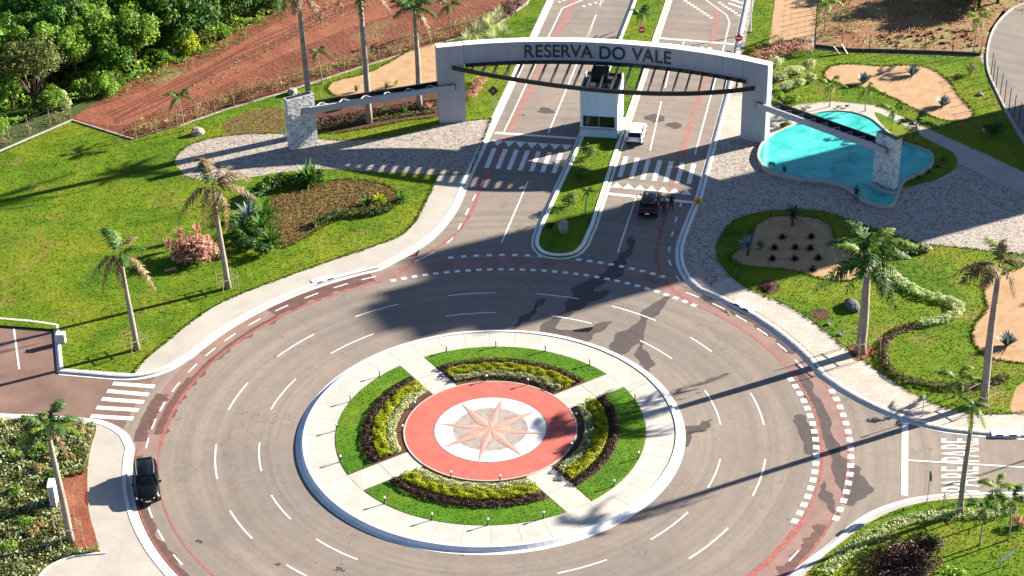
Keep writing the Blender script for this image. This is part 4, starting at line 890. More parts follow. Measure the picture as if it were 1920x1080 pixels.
def palm(base, h, fr, label, group=None, lean=(0, 0), r0=.2, shaft=1.0, name='palm_tree', scale=1.0, z=PZ + .02, shaftmat='crownshaft', cat='palm', trunkmat='palm_trunk'):
    """fr: list of (azimuth deg, kind, material, length scale, extra pitch deg)"""
    b = g(*base, z) if base[0] > 100 or base[1] > 100 else base
    t = empty(name, (b[0], b[1], z)); tag(t, label, cat, group)
    pts = []; rs = []
    for i in range(9):
        k = i / 8; pts.append((lean[0] * k ** 1.5 + .05 * math.sin(k * 5 + b[0]), lean[1] * k ** 1.5, h * k)); rs.append(r0 * (1.35 if i == 0 else 1.08 - .45 * k + .12 * math.sin(k * 3.0)))
    mb = MB(); mb.tube(pts, rs, 10); mb.build('trunk', M[trunkmat], t, True)
    top = Vector(pts[-1])
    if shaft:
        mb = MB(); mb.tube([top + Vector((0, 0, -.05)), top + Vector((0, 0, .3 * shaft)), top + Vector((0, 0, .75 * shaft)), top + Vector((.02, 0, shaft))], [rs[-1] * 1.12, rs[-1] * 1.25, rs[-1] * .8, rs[-1] * .45], 8); mb.build('crownshaft', M[shaftmat], t, True)
    for i, (az, kind, mt, ls, ep) in enumerate(fr):
        o = mobj('frond', frond(kind, i % 3, mt), None, t); o.location = top + Vector((0, 0, shaft * .85)); s = ls * scale
        o.scale = (s, s, s); o.rotation_euler = (random.uniform(-.25, .25), R(-ep), R(az))
    return t
def ringf(n, kinds, mats, ls=1.0, off=0, ep=0):
    return [(360 / n * i + off + random.uniform(-14, 14), kinds[i % len(kinds)], mats[i % len(mats)], ls * random.uniform(.85, 1.1), ep + random.uniform(-8, 10)) for i in range(n)]
def stakes(base, r=.75, h=1.6, label='', z=PZ + .02, rail=True):
    b = g(*base, z) if base[0] > 100 or base[1] > 100 else base
    t = empty('stake_frame', (b[0], b[1], z), R(random.uniform(20, 40))); tag(t, label, 'stakes')
    for sx, sy in ((1, 1), (1, -1), (-1, 1), (-1, -1)):
        MB().tube([(sx * r, sy * r, 0), (sx * r * .97, sy * r * .97, h)], .035, 6).build('post', M['wood'], t)
    if rail:
        for sy in (1, -1): MB().bar((-r * 1.05, sy * r, h * .72), (r * 1.05, sy * r, h * .7), .05, .06).build('rail', M['wood'], t)
        for sx in (1, -1): MB().bar((sx * r, -r * 1.05, h * .66), (sx * r, r * 1.05, h * .66), .05, .06).build('rail', M['wood'], t)
    return t
random.seed(5)
palm((427, 540), 9.3, [(200, 'droopy', 'frond_brown', 1.0, 6), (150, 'ragged', 'frond_brown', 1.0, 25), (115, 'up', 'frond_brown', 1.05, 15), (75, 'ragged', 'frond_brown', 1.05, 30), (40, 'full', 'frond_brown', 1.1, 10), (10, 'droopy', 'frond_brown', 1.0, 12), (325, 'droopy', 'frond_brown', .9, -25), (285, 'droopy', 'frond_brown', .85, -20), (235, 'droopy', 'frond_brown', .9, -10), (130, 'up', 'frond_green', .8, 20)],
     'tall palm with brown drooping fronds beside the salmon pink shrub', lean=(-.25, 0), r0=.24, shaft=1.2)
stakes((427, 540), .75, 1.7, 'wooden stake frame around the brown fronded palm by the pink shrub')
palm((256, 655), 8.3, [(190, 'droopy', 'frond_brown', .95, 5), (215, 'droopy', 'frond_brown', .8, -5), (120, 'up', 'frond_lime', .9, 18), (140, 'up', 'frond_green', .85, 30), (60, 'ragged', 'frond_brown', 1.0, 38), (345, 'droopy', 'frond_brown', .9, 0), (300, 'full', 'frond_green', .6, 20), (20, 'full', 'frond_green', .6, 25), (250, 'droopy', 'frond_brown', .7, -25)],
     'palm with green upright fronds near the walled parking bay', lean=(-.15, 0), r0=.22, shaft=1.1)
stakes((256, 655), .8, 1.8, 'wooden stake frame around the palm near the walled parking bay')
palm((1613, 660), 7.6, ringf(15, ['full', 'ragged', 'up', 'droopy'], ['frond_green'], 1.2, 10, 4) + ringf(5, ['up'], ['frond_lime', 'frond_green'], 1.1, 40, 20), 'stout palm with a full dark green crown by the bronze hedge', lean=(.1, 0), r0=.4, shaft=1.4)
stakes((1613, 660), 1.15, 2.3, 'dark stake frame around the full crowned palm by the bronze hedge')
palm((1843, 755), 11.7, [(165, 'droopy', 'frond_brown', 1.0, 22), (195, 'full', 'frond_brown', .95, 0), (100, 'up', 'frond_lime', .75, 25), (75, 'up', 'frond_brown', .7, 30), (20, 'droopy', 'frond_brown', 1.05, 25), (330, 'droopy', 'frond_brown', .7, -20), (235, 'full', 'frond_brown', .8, 0)],
     'slender tall palm with few brown fronds by the gravel bed', lean=(-.1, 0), r0=.3, shaft=1.1, shaftmat='rachis')
stakes((1843, 755), .9, 1.7, 'stake frame around the slender tall palm by the gravel bed')
palm((1800, 963), 9.0, ringf(8, ['full', 'droopy'], ['frond_green', 'frond_lime'], .42, 0, 10), 'thin palm with a small green tuft beside the painted road words', lean=(-.05, 0), r0=.2, shaft=.6)
stakes((1800, 958), .9, 1.5, 'stake frame around the thin palm beside the painted road words')
palm((132, 1016), 9.3, ringf(9, ['full', 'up', 'full'], ['frond_green', 'frond_green', 'frond_lime'], .72, 15, 10) + [(20, 'ragged', 'frond_brown', .8, 15), (330, 'droopy', 'frond_brown', .6, -10)], 'palm with a bushy green crown growing on the planted bank', lean=(-.1, 0), r0=.24, shaft=1.0)
stakes((130, 1010), .8, 1.9, 'yellowish stake frame around the palm on the planted bank')
FB = ringf(12, ['full', 'up', 'droopy'], ['frond_green', 'frond_brown'], 1.0, 0, 5)
palm((584, 250), 15.2, FB, 'tall palm rising behind the stone pier of the west wing', 'palms behind the gate wing', lean=(-.1, 0), r0=.3)
palm((692, 229), 14.4, ringf(12, ['full', 'up', 'droopy'], ['frond_green', 'frond_brown'], 1.0, 20, 5), 'tall grey palm between two others behind the gate wing canopy', 'palms behind the gate wing', r0=.32)
palm((787, 203), 10.2, ringf(11, ['up', 'full'], ['frond_green'], .8, 50, 22) + [(340, 'droopy', 'frond_brown', .8, -20), (10, 'droopy', 'frond_brown', .7, -30)], 'shorter palm with a dark crown next to the gate pillar', 'palms behind the gate wing', r0=.3)
# young palms and saplings
YP = [((1556, 200), 2.2, 'frond_lime', .5, 'lime green young palm on the lawn edge behind the pool'), ((1622, 208), 2.2, 'frond_lime', .42, 'young palm on the path edge behind the pool'), ((1672, 243), 1.9, 'frond_lime', .5, 'young palm on the narrow grass strip by the pool rim'),
      ((1717, 268), 1.6, 'frond_green', .6, 'young palm with arching fronds at the pool corner'), ((345, 246), 3.6, 'frond_green', .5, 'staked young palm on the dirt behind the west lawn'), ((603, 157), 3.4, 'frond_green', .4, 'small staked palm by the fence behind the gravel bed'),
      ((845, 62), 3.2, 'frond_green', .5, 'small palm by the fence near the pale grass clump'), ((203 * 4 + 500, 1030), 0, '', 0, ''), 
      ((1865, 975), 2.6, 'frond_lime', .5, 'yellow green young palm by the cross street kerb'), ((1838, 1022), 3.0, 'frond_green', .42, 'sapling palm on the grass behind the maroon shrub'), ((1890, 1012), 3.2, 'frond_green', .45, 'sapling palm beside the white board on stakes'),
      ((1098, 402), 2.2, 'frond_green', .22, 'small sapling on the median tip'), ((1200, 55), 1.6, 'frond_green', .4, 'small dark palm on the median behind the guardhouse'), ((1545, 60), 3.4, 'frond_lime', .55, 'light green sapling at the corner of the gravel path'),
      ((1826, 100), 4.0, 'frond_lime', .55, 'light green sapling at the far fence end'), ((1790, 744), 1.4, 'frond_lime', .55, 'low lime palm clump at the foot of the tall slender palm')]
for b, h, mt, s, lb in YP:
    if not lb: continue
    palm(b, h, ringf(8, ['full', 'up', 'droopy'], [mt], s, 0, 12), lb, lean=(random.uniform(-.1, .1), 0), r0=.06, shaft=0.25, name='young_palm', cat='young palm')

# ------------------------------------------------------------------ shrubs, hedges, ground cover
def shrub(px, rx, ry, rz, mat, label, n=900, size=.2, group=None, name='shrub', clumps=12, z=PZ + .02, cat='shrub', aspect=.5, stem=True):
    b = g(*px, z); t = empty(name, (b[0], b[1], z)); tag(t, label, cat, group)
    mobj('foliage', crown_mesh('foliage', n, rx, ry, rz, size, clumps, .45, rz * .85, aspect), M[mat], t)
    if stem:
        mb = MB()
        for i in range(4):
            a = i * 1.7 + px[0]; mb.tube([(0, 0, -.02), (math.cos(a) * rx * .2, math.sin(a) * ry * .2, rz * .5), (math.cos(a) * rx * .45, math.sin(a) * ry * .45, rz)], [.05, .035, .015], 5)
        mb.build('stems', M['bark'], t)
    return t
def spiky(px, n, r, h, w, mat, label, group=None, name='agave', bend=.35, spread=(.15, 1.25), z=PZ + .03, cat='agave', me=None):
    b = g(*px, z); o = mobj(name, me or spike_mesh(name, n, r, h, w, bend, spread), M[mat]); o.location = (b[0], b[1], z - .02); o.rotation_euler = (0, 0, random.uniform(0, 6)); tag(o, label, cat, group); return o
for p, lb in (((1619, 156), 'blue grey agave nearest the hedge end of the upper gravel bed'), ((1711, 141), 'blue grey agave by the fence side of the upper gravel bed'), ((1768, 199), 'largest blue grey agave in the upper gravel bed'), ((1888, 648), 'blue grey agave on the round gravel bed by the slender palm')):
    spiky(p, 50, 1.2, 1.35, .15, 'lf_blue', lb, bend=.02, spread=(.12, 1.1))
spiky((1960, 560), 46, .9, 1.1, .09, 'lf_blue', 'blue grey agave deep in the round gravel bed', bend=.02, spread=(.12, 1.1))
me = spike_mesh('rosette', 46, .55, .6, .085, .2, (.1, 1.4))
DK = [(1467, 446), (1521, 446), (1452, 466), (1491, 466), (1519, 467), (1448, 487), (1490, 487), (1534, 486), (1524, 507), (1420, 500)]
for p in DK[:9]:
    spiky(p, 0, 0, 0, 0, 'lf_maroon', 'small dark spiky plant set in the shaded gravel bed', 'dark spiky plants in the gravel bed', 'spiky_plant', me=me, cat='plant')
def fan_plant(px, n, r, h, w, mat, label, stem_h=.7):
    b = g(*px, PZ + .03); t = empty('fan_palm', (b[0], b[1], PZ + .02)); tag(t, label, 'fan palm')
    mobj('leaves', spike_mesh('leaves', n, r, h, w, .25, (.2, 1.5)), M[mat], t).location = (0, 0, stem_h)
    mb = MB(); mb.tube([(0, 0, -.02), (0, 0, stem_h + .05)], [.16, .1], 8); mb.build('stem', M['bark'], t); return t
fan_plant((1486, 422), 80, 1.35, 1.5, .06, 'lf_dark', 'dark fan palm on the pool side of the shaded gravel bed', 1.0)
fan_plant((1402, 478), 70, 1.3, 1.3, .07, 'lf_blue', 'blue grey fan palm at the tip of the shaded gravel bed', 1.0)
shrub((1425, 467), .6, .6, .45, 'lf_olive', 'small olive shrub beside the blue grey fan palm', 400, .13)
# NE strips
def hedge(name, pts, w, h, size, dens, mat, label, z=PZ + .016, cat='hedge', aspect=.5, group=None):
    return tag(mobj(name, strip_mesh(name, smooth(gs(pts, z), 5), w, h, size, dens, z, aspect), M[mat]), label, cat, group)
hedge('pale_hedge', [(1650, 500), (1690, 532), (1730, 554), (1775, 565), (1797, 578), (1790, 593), (1760, 604), (1726, 609)], 1.05, .6, .24, 190, 'lf_pale', 'pale variegated hedge curling across the east lawn', aspect=.3)
hedge('bronze_hedge', [(1722, 610), (1682, 623), (1660, 642), (1655, 667), (1665, 692), (1692, 712), (1742, 724), (1800, 728), (1850, 721), (1890, 708)], 1.0, .4, .13, 330, 'lf_brown', 'dark bronze low hedge curling around the east lawn')
struct(sheet('soil_patch', smooth(gs([(1590, 652), (1612, 645), (1640, 656), (1632, 672), (1604, 676)], PZ), 4, True), PZ + .024, M['track']))
struct(sheet('soil_patch', smooth(gs([(1420, 536), (1440, 526), (1462, 534), (1458, 548), (1438, 552)], PZ), 4, True), PZ + .024, M['soil']))
struct(sheet('soil_patch', smooth(gs([(1518, 588), (1535, 579), (1556, 585), (1550, 597), (1530, 598)], PZ), 4, True), PZ + .024, M['soil']))
shrub((1441, 541), .75, .7, .2, 'lf_maroon', 'low maroon plant in the soil patch near the east sidewalk', 500, .12)
shrub((1700, 478), 1.6, .6, .5, 'lf_dark', 'dark green shrub behind the full crowned palm', 900, .2); shrub((1735, 470), .9, .6, .45, 'lf_pale', 'pale shrub where the east lawn meets the cobbles', 450, .22)
spiky((1665, 455), 40, .9, .8, .05, 'lf_pale', 'pale spiky clump at the far lawn edge', cat='plant', name='spiky_plant')
# NE far shrubs
hedge('pink_hedge', [(1414, 118), (1445, 108), (1490, 100), (1520, 96)], 2.2, 1.3, .24, 120, 'lf_pink', 'brownish pink hedge at the top of the northeast lawn', aspect=.35)
hedge('brown_hedge', [(1420, 100), (1470, 90), (1520, 86)], 1.4, 1.1, .22, 120, 'lf_brown', 'brown hedge row along the gravel path end')
for i, (p, rr) in enumerate((((1462, 148), 1.2), ((1490, 140), 1.3), ((1514, 128), 1.1), ((1475, 168), 1.1), ((1500, 162), .9), ((1455, 122), 1.0), ((1520, 152), .8))):
    shrub(p, rr, rr, .55, 'lf_pale', 'pale silvery shrub clustered beside the gate pillar by the pool', 650, .24, 'pale shrubs by the right pillar', aspect=.35)
for p in ((1462, 188), (1484, 190), (1452, 200)):
    shrub(p, .9, .8, .5, 'lf_light', 'lime green shrub at the foot of the gate pillar by the pool', 500, .2, 'lime shrubs by the right pillar')
shrub((1470, 238), .8, .6, .4, 'lf_dark', 'dark shrub at the pool edge under the wing beam', 450, .18)
for p in ((1515, 205), (1572, 203), (1588, 201), (1506, 206)): shrub(p, .35, .35, .2, 'lf_brown', 'tiny bronze plant on the path behind the pool', 140, .1, 'tiny plants behind the pool', stem=False)
for i, p in enumerate(((1700, 338), (1720, 332), (1742, 322), (1758, 312), (1768, 300))): spiky(p, 26, .7, .6, .04, 'lf_dark', 'arching dark plant on the grass strip at the pool end', 'dark plants at the pool end', 'spiky_plant', .5, (.3, 1.3), cat='plant')
for p, rr in (((1446, 314), .42), ((1470, 325), .34)): shrub(p, rr, rr, .42, 'lf_dark', 'small dark round bush on the pool rim', 260, .12, 'round bushes on the pool rim', z=.5, stem=False)
shrub((1860, 250), 1.4, 1.2, .7, 'lf_dark', 'dark shrub by the back street fence', 700, .2); shrub((1820, 140), .9, .9, .8, 'lf_olive', 'olive bush near the far fence end', 500, .16)
# NW planting
hedge('dark_hedge', [(468, 382), (490, 366), (520, 352), (560, 348), (606, 343)], 1.5, 1.5, .26, 220, 'lf_dark', 'dark green hedge along the top of the dry bed')
hedge('dark_hedge', [(585, 428), (612, 414), (650, 405), (700, 402), (735, 392)], 1.0, .7, .18, 260, 'lf_dark', 'low dark hedge along the lower edge of the dry bed')
spiky((582, 342), 70, 2.3, 2.6, .2, 'lf_mid', 'big glossy strap leaved plant at the top of the dry bed', name='strap_plant', bend=.35, cat='plant')
spiky((575, 340), 30, 1.6, 1.9, .14, 'lf_blue', 'blue green strap leaved plant beside the dark hedge end', name='strap_plant', bend=.2, spread=(.1, .8), cat='plant')
for i, (p, s, mt) in enumerate((((468, 408), 2.3, 'lf_blue'), ((500, 406), 2.2, 'lf_mid'), ((492, 430), 2.2, 'lf_mid'), ((455, 438), 2.1, 'lf_dark'), ((508, 452), 2.0, 'lf_mid'))):
    spiky(p, 48, s, s, .14, mt, ['blue green broad leaved clump beside the palm', 'green broad leaved clump at the palm end of the dry bed', 'green clump below the blue green one', 'dark clump beside the pink shrub', 'green clump at the lower corner of the dry bed'][i], name='strap_plant', bend=.4, cat='plant')
for i, (p, rx, mt) in enumerate((((462, 470), 1.3, 'lf_dark'), ((490, 478), 1.2, 'lf_dark'), ((448, 455), 1.1, 'lf_mid'), ((478, 448), 1.1, 'lf_dark'))):
    shrub(p, rx, rx * .8, .75, mt, 'dark leafy shrub between the palm and the dry bed', 800, .22, 'dark shrubs beside the west palm')
for p, mt, lb in (((690, 382), 'lf_mid', 'green shrub near the tip of the dry bed'), ((712, 378), 'lf_yellow', 'yellow green shrub between two shrubs of the dry bed'), ((752, 376), 'lf_mid', 'arching green shrub at the tip of the dry bed')):
    spiky(p, 44, 1.35, 1.3, .1, mt, lb, name='strap_plant', bend=.55, cat='plant')
t = shrub((362, 484), 2.7, 2.2, 1.15, 'lf_pink', 'salmon pink shrub with upright shoots beside the palm', 2400, .5, clumps=44, aspect=.22)
for i, p in enumerate(((318, 470), (338, 452), (372, 444), (400, 478), (330, 490))): spiky(p, 34, 1.2, 1.7, .07, 'lf_pink', 'upright pink shoot cluster at the rim of the pink shrub', 'pink shoots', 'pink_plant', .1, (.05, .6), cat='plant')
shrub((345, 492), 1.2, .9, .4, 'lf_olive', 'olive ground plants at the foot of the pink shrub', 500, .16)
# under the west wing
hedge('bronze_hedge', [(600, 232), (660, 222), (740, 208), (822, 196)], 1.6, .6, .2, 110, 'lf_brown', 'bronze plants in the soil under the gate wing')
hedge('green_border', [(600, 243), (660, 233), (740, 220), (826, 208)], .7, .4, .18, 150, 'lf_olive', 'olive border plants in front of the soil bed under the gate wing')
for i, p in enumerate(((668, 172), (742, 160), (725, 166), (760, 212), (805, 205), (640, 205), (720, 214))): spiky(p, 22, .9, 1.1, .06, ['lf_olive', 'lf_yellow', 'lf_dark', 'lf_mid', 'lf_pink', 'lf_brown', 'lf_mid'][i], ['grey olive clump on the gravel behind the gate wing', 'yellow clump on the gravel behind the gate wing', 'dark clump beside the middle palm', 'green clump under the gate wing', 'pink clump by the gate pillar foot under the wing', 'brown clump near the stone pier of the west wing', 'green clump at the foot of the middle palm'][i], name='spiky_plant', cat='plant', bend=.3, spread=(.1, .9))
hedge('pink_hedge', [(880, 190), (892, 172), (906, 150)], 1.3, .9, .22, 140, 'lf_pink', 'brownish pink hedge between the avenue and the gate pillar by the dirt field', aspect=.35)
spk = [((876, 78), 1.7), ((895, 62), 1.9), ((918, 52), 2.0), ((935, 38), 1.9), ((900, 84), 1.4), ((925, 74), 1.6), ((944, 62), 1.5)]
for p, s in spk: spiky(p, 120, s, s * 1.1, .04, 'lf_pale', 'pale feathery grass clump beside the avenue behind the gate', 'pale grass clumps', 'grass_clump', .5, (.05, 1.2), cat='grass clump')
for p in ((958, 30), (970, 16), (948, 18)): shrub(p, 1.0, 1.0, .6, 'lf_brown', 'brown shrub beside the avenue kerb behind the gate', 450, .18, 'brown shrubs by the avenue')
# median
for p, r_, mt, lb in (((1105, 293), 1.25, 'lf_dark', 'dark round shrub close to the guardhouse plinth'), ((1086, 334), 1.15, 'lf_mid', 'green shrub in the middle of the median'), ((1066, 386), 1.2, 'lf_dark', 'dark shrub on the sunlit part of the median'), ((1030, 428), .5, 'lf_dark', 'small dark shrub near the median rock'), ((1210, 20), .7, 'lf_dark', 'dark shrub on the median behind the guardhouse')):
    shrub(p, r_, r_, r_ * .6, mt, lb, 700, .16)
# SE and SW
hedge('pale_hedge', [(1545, 1078), (1590, 1036), (1640, 1004), (1700, 978), (1760, 968), (1840, 965), (1900, 955)], 1.1, .4, .2, 110, 'lf_pale', 'pale flowering hedge following the southeast kerb')
t = shrub((1690, 1062), 3.4, 3.0, .55, 'lf_maroon', 'large maroon shrub mass on the southeast corner', 4200, .2, clumps=60); shrub((1735, 1026), 1.8, 1.2, .5, 'lf_brown', 'bronze shrub at the back of the maroon mass', 1200, .18, clumps=20)
shrub((1790, 1090), 1.2, .9, .5, 'lf_light', 'light green plant beside the maroon shrub', 500, .25); shrub((1912, 985), .8, .7, .5, 'lf_pink', 'pinkish shrub by the cross street kerb', 400, .18)
tag(mobj('ground_cover', area_mesh('ground_cover', PLANT_SW, .38, .24, 70, PZ + .02, holes=[gs([(118, 895), (166, 888), (168, 960), (186, 1030), (150, 1032), (128, 990), (108, 940)], PZ)]), M['lf_olive']), 'mottled olive ground cover on the bank by the side street', 'ground cover', kind='stuff')
tag(mobj('ground_cover', area_mesh('ground_cover', PLANT_SW, .46, .26, 40, PZ + .03, lumpf=.8, holes=[gs([(118, 895), (166, 888), (168, 960), (186, 1030), (150, 1032), (128, 990), (108, 940)], PZ)]), M['lf_pale']), 'pale leaves sprinkled through the bank by the side street', 'ground cover', kind='stuff')
for i in range(26):
    px, py = random.uniform(-10, 165), random.uniform(800, 1060)
    if px > 100 and 890 < py: continue
    shrub((px, py), random.uniform(.5, 1.0), random.uniform(.5, .9), random.uniform(.25, .4), random.choice(['lf_light', 'lf_olive', 'lf_dry', 'lf_mid']), 'leafy low shrub in the ground cover of the planted bank', 380, .2, 'low shrubs on the planted bank', stem=False)
tag(mobj('dry_leaves', area_mesh('dry_leaves', BED_NW, .1, .16, 60, PZ + .02), leaf_mat('dry_orange_leaf', [(.09, .08, .018), (.19, .11, .03), (.2, .17, .05)], .2)), 'dry orange brown ground cover of the planting bed', 'ground cover', kind='stuff')
# lawn blades
for nm, poly, holes, d, lb in (('lawn_grass', LAWN_NW, [COB_NW, SAND_NW, SOIL_NW, BED_NW], 26, 'mown grass of the large west lawn'), ('lawn_grass', LAWN_NE, [SAND_E1, SAND_E2, SAND_E3], 30, 'mown grass of the east garden lawn'), ('lawn_grass', LAWN_TR, [SAND_TR, POOL], 26, 'mown grass of the lawn behind the pool'), ('lawn_grass', LAWN_SE, [], 30, 'mown grass of the southeast corner'), ('lawn_grass', K_M, [], 20, 'mown grass of the avenue median')):
    q = scatter(poly, d, holes)
    if nm and poly is K_M: q = np.array([p for p in q if p[1] < 100]); q = q[np.abs((q[:, 0] * math.cos(RA) - q[:, 1] * math.sin(RA)) - .8) < 1.7]; q = q[(q[:, 1] > 29.5)]
    q = q[(q[:, 1] < 100) & (q[:, 0] > -62) & (q[:, 0] < 66) & (q[:, 1] > -30)]
    tag(mobj(nm, blades_mesh(nm, q, PZ + .014, .07, .05), M['blade']), lb, 'grass', kind='stuff')

# ------------------------------------------------------------------ the wood beyond the dirt track
def tree_mesh_set(seed, n, r, rz, size, clumps):
    return crown_mesh('crown', n, r, r, rz, size, clumps, .3, 0, .5)
TV = [tree_mesh_set(i, 4200, 2.7 + .3 * (i % 3), 2.7 + .5 * (i % 2), .36, 36 + 5 * i) for i in range(5)]
def tree(b, h, var, mat, s, label, group, trunk=True, r0=.16):
    t = empty('tree', (b[0], b[1], .15), random.uniform(0, 6)); tag(t, label, 'tree', group)
    me = TV[var % 5]; key = (var % 5, mat)
    if key not in FR: FR[key] = me.copy(); FR[key].materials.clear(); FR[key].materials.append(M[mat])
    o = mobj('crown', FR[key], None, t); o.location = (0, 0, h); o.scale = (s, s, s * random.uniform(.85, 1.25))
    mb = MB(); mb.tube([(0, 0, -.1), (.1, .05, h * .5), (0, .1, h + .8 * s)], [r0 * 1.4, r0, r0 * .5], 7)
    for k in range(4): a = k * 1.6 + b[0]; mb.tube([(.05, .03, h * .45), (math.cos(a) * s * .9, math.sin(a) * s * .9, h + .2), (math.cos(a) * s * 1.7, math.sin(a) * s * 1.7, h + 1.1 * s)], [r0 * .6, r0 * .4, r0 * .15], 5)
    mb.build('trunk', M['bark'], t); return t
random.seed(21)
def inview(p):
    fw = (p[1] - CAM[1]) * math.cos(PITCH) + (CAM[2] - 3.0) * math.sin(PITCH); up = (p[1] - CAM[1]) * math.sin(PITCH) - (CAM[2] - 3.0) * math.cos(PITCH)
    return -1010 < F * (p[0] - CAM[0]) / fw and -F * up / fw > -600
wx = np.array(WOOD); cnt = 0
yy = 46.0
while yy < 112:
    xx = -72 + random.uniform(0, 2)
    while xx < -12:
        p = np.array([[xx + random.uniform(-1.1, 1.1), yy + random.uniform(-1.1, 1.1)]])
        if inside(p, WOOD)[0] and inview(p[0]):
            # distance to the front edge decides size
            fr_ = g(0, 262); d = min(math.hypot(p[0][0] - q[0], p[0][1] - q[1]) for q in smooth(WOOD[1:9], 6))
            if d > 2.4:
                mt = random.choice(['lf_mid', 'lf_mid', 'lf_dark', 'lf_light', 'lf_light', 'lf_mid'])
                tree(p[0], random.uniform(2.6, 4.6) + min(d, 8) * .12, random.randrange(5), mt, random.uniform(.75, 1.15), {'lf_mid': 'mid green tree in the wood beyond the dirt track', 'lf_dark': 'dark green tree in the wood beyond the dirt track', 'lf_light': 'bright green tree in the wood beyond the dirt track'}[mt], {'lf_mid': 'mid green wood trees', 'lf_dark': 'dark wood trees', 'lf_light': 'bright wood trees'}[mt]); cnt += 1
            elif d > .5:
                mt = random.choice(['lf_light', 'lf_yellow', 'lf_light', 'lf_pale', 'lf_mid']); s = random.uniform(.3, .6)
                tree(p[0], random.uniform(.6, 1.3), random.randrange(5), mt, s, {'lf_light': 'bright green bush on the edge of the wood', 'lf_yellow': 'yellow green bush on the edge of the wood', 'lf_pale': 'pale green bush on the edge of the wood', 'lf_mid': 'mid green bush on the edge of the wood'}[mt], 'bushes on the wood edge ' + mt[3:], r0=.05)
        xx += 3.1
    yy += 2.9
tag(mobj('undergrowth', area_mesh('undergrowth', [g(-60, 272), g(0, 258), g(60, 230), g(125, 207), g(190, 190), g(300, 140), g(420, 84), g(500, 40), g(565, -20), g(560, -60), g(-60, -60)], 1.7, .42, 22, .2, .45, .45), M['lf_light']), 'tangled bright green undergrowth filling the wood', 'undergrowth', kind='stuff')
# the lone dark stemmed tree in front of the wood
lb_ = g(70, 216); lt = empty('tree', (*lb_, .15)); tag(lt, 'olive tree with dark forked trunk standing before the wood by the lawn corner', 'tree')
P_, N_ = crown_pts(3800, 3.9, 3.9, 2.6, 40, .3, 6.4); V_, F_ = leaf_quads(P_, N_, .3, .5); mobj('crown', npmesh('crown', V_, F_, 4), M['lf_olive'], lt)
mb = MB(); mb.tube([(0, 0, -.1), (-.1, 0, 1.2), (-.25, .1, 2.4)], [.34, .27, .2], 8)
for k in range(9):
    a = k * .7 + .3; s = .8 + .25 * (k % 3); mb.tube([(-.15, .05, 1.2 + .12 * k), (math.cos(a) * s, math.sin(a) * s, 3.6 + .2 * (k % 3)), (math.cos(a) * s * 2.3, math.sin(a) * s * 2.3, 5.6 + .4 * (k % 4)), (math.cos(a) * s * 3.0, math.sin(a) * s * 3.0, 7.0)], [.17, .12, .07, .03], 6)
mb.build('trunk', M['bark'], lt, True)
# far right trees and dry brush
for p, h, mt, s, lb in (((1835, 18), 3.2, 'lf_dark', .9, 'dark tree at the far end of the dry field'), ((1870, 8), 3.4, 'lf_dark', 1.0, 'dark tree beside the back street bend'), ((1800, -12), 3.5, 'lf_dark', 1.1, 'dark tree behind the dry field'), ((1905, -18), 3.6, 'lf_mid', 1.1, 'green tree beyond the back street bend'), ((1690, -30), 2.6, 'lf_olive', .9, 'olive tree behind the dry field')):
    tree(g(*p), h, random.randrange(5), mt, s, lb, None)
def weeds(poly, dens, h, mat, label, size=.28, name='weeds', z=.17, asp=.25):
    q = scatter(poly, dens); n = len(q); k = np.sin(q[:, 0] * 1.1) * np.cos(q[:, 1] * 1.3 + q[:, 0] * .4) + RNG.normal(size=n) * .5 > -.1; q = q[k]; n = len(q)
    C = np.c_[q, z + h * RNG.random(n)]; nr = RNG.normal(size=(n, 3)) * np.array([1, 1, .35]); V, Fq = leaf_quads(C, nr, size, asp)
    return tag(mobj(name, npmesh(name, V, Fq, 4), M[mat]), label, 'weeds', kind='stuff')
FL = [(250, 262), (340, 236), (420, 208), (520, 178), (600, 152), (700, 120), (780, 95), (860, 72), (930, 50)]
weeds(gs([(x, y - 1) for x, y in FL]) + gs([(x, y - 22) for x, y in FL[::-1]]), 40, .95, 'lf_dry', 'dry straw weeds along the west fence', .5, asp=.14)
weeds(gs([(x, y - 3) for x, y in FL]) + gs([(x, y - 16) for x, y in FL[::-1]]), 10, .4, 'lf_olive', 'green weeds mixed into the dry ones along the west fence')
weeds(gs([(-40, 290), (0, 270), (132, 215), (140, 222), (0, 282), (-40, 300)]), 40, .9, 'lf_dry', 'dry weeds at the corner of the west lawn', .5, asp=.14)
weeds(gs([(270, 232), (300, 215), (310, 235), (280, 252)]), 30, .7, 'lf_mid', 'green weeds against the corner fence', .3)
weeds(FIELD_NE, 7, .35, 'lf_dry', 'dry grass tufts of the field behind the northeast lawn', .4)
weeds(gs([(1600, -20), (1830, -20), (1830, 28), (1700, 30)]), 26, .5, 'lf_dry', 'thick dry grass at the top of the field', .45, asp=.2)
weeds(gs([(1535, 0), (1590, 0), (1600, 60), (1570, 88), (1535, 84)]), 16, .6, 'lf_olive', 'green scrub at the corner of the dry field', .35)
weeds(gs([(190, 180), (420, 75), (560, -10), (570, 4), (440, 92), (200, 196)]), 14, .5, 'lf_light', 'green fringe between the wood and the dirt track', .4)
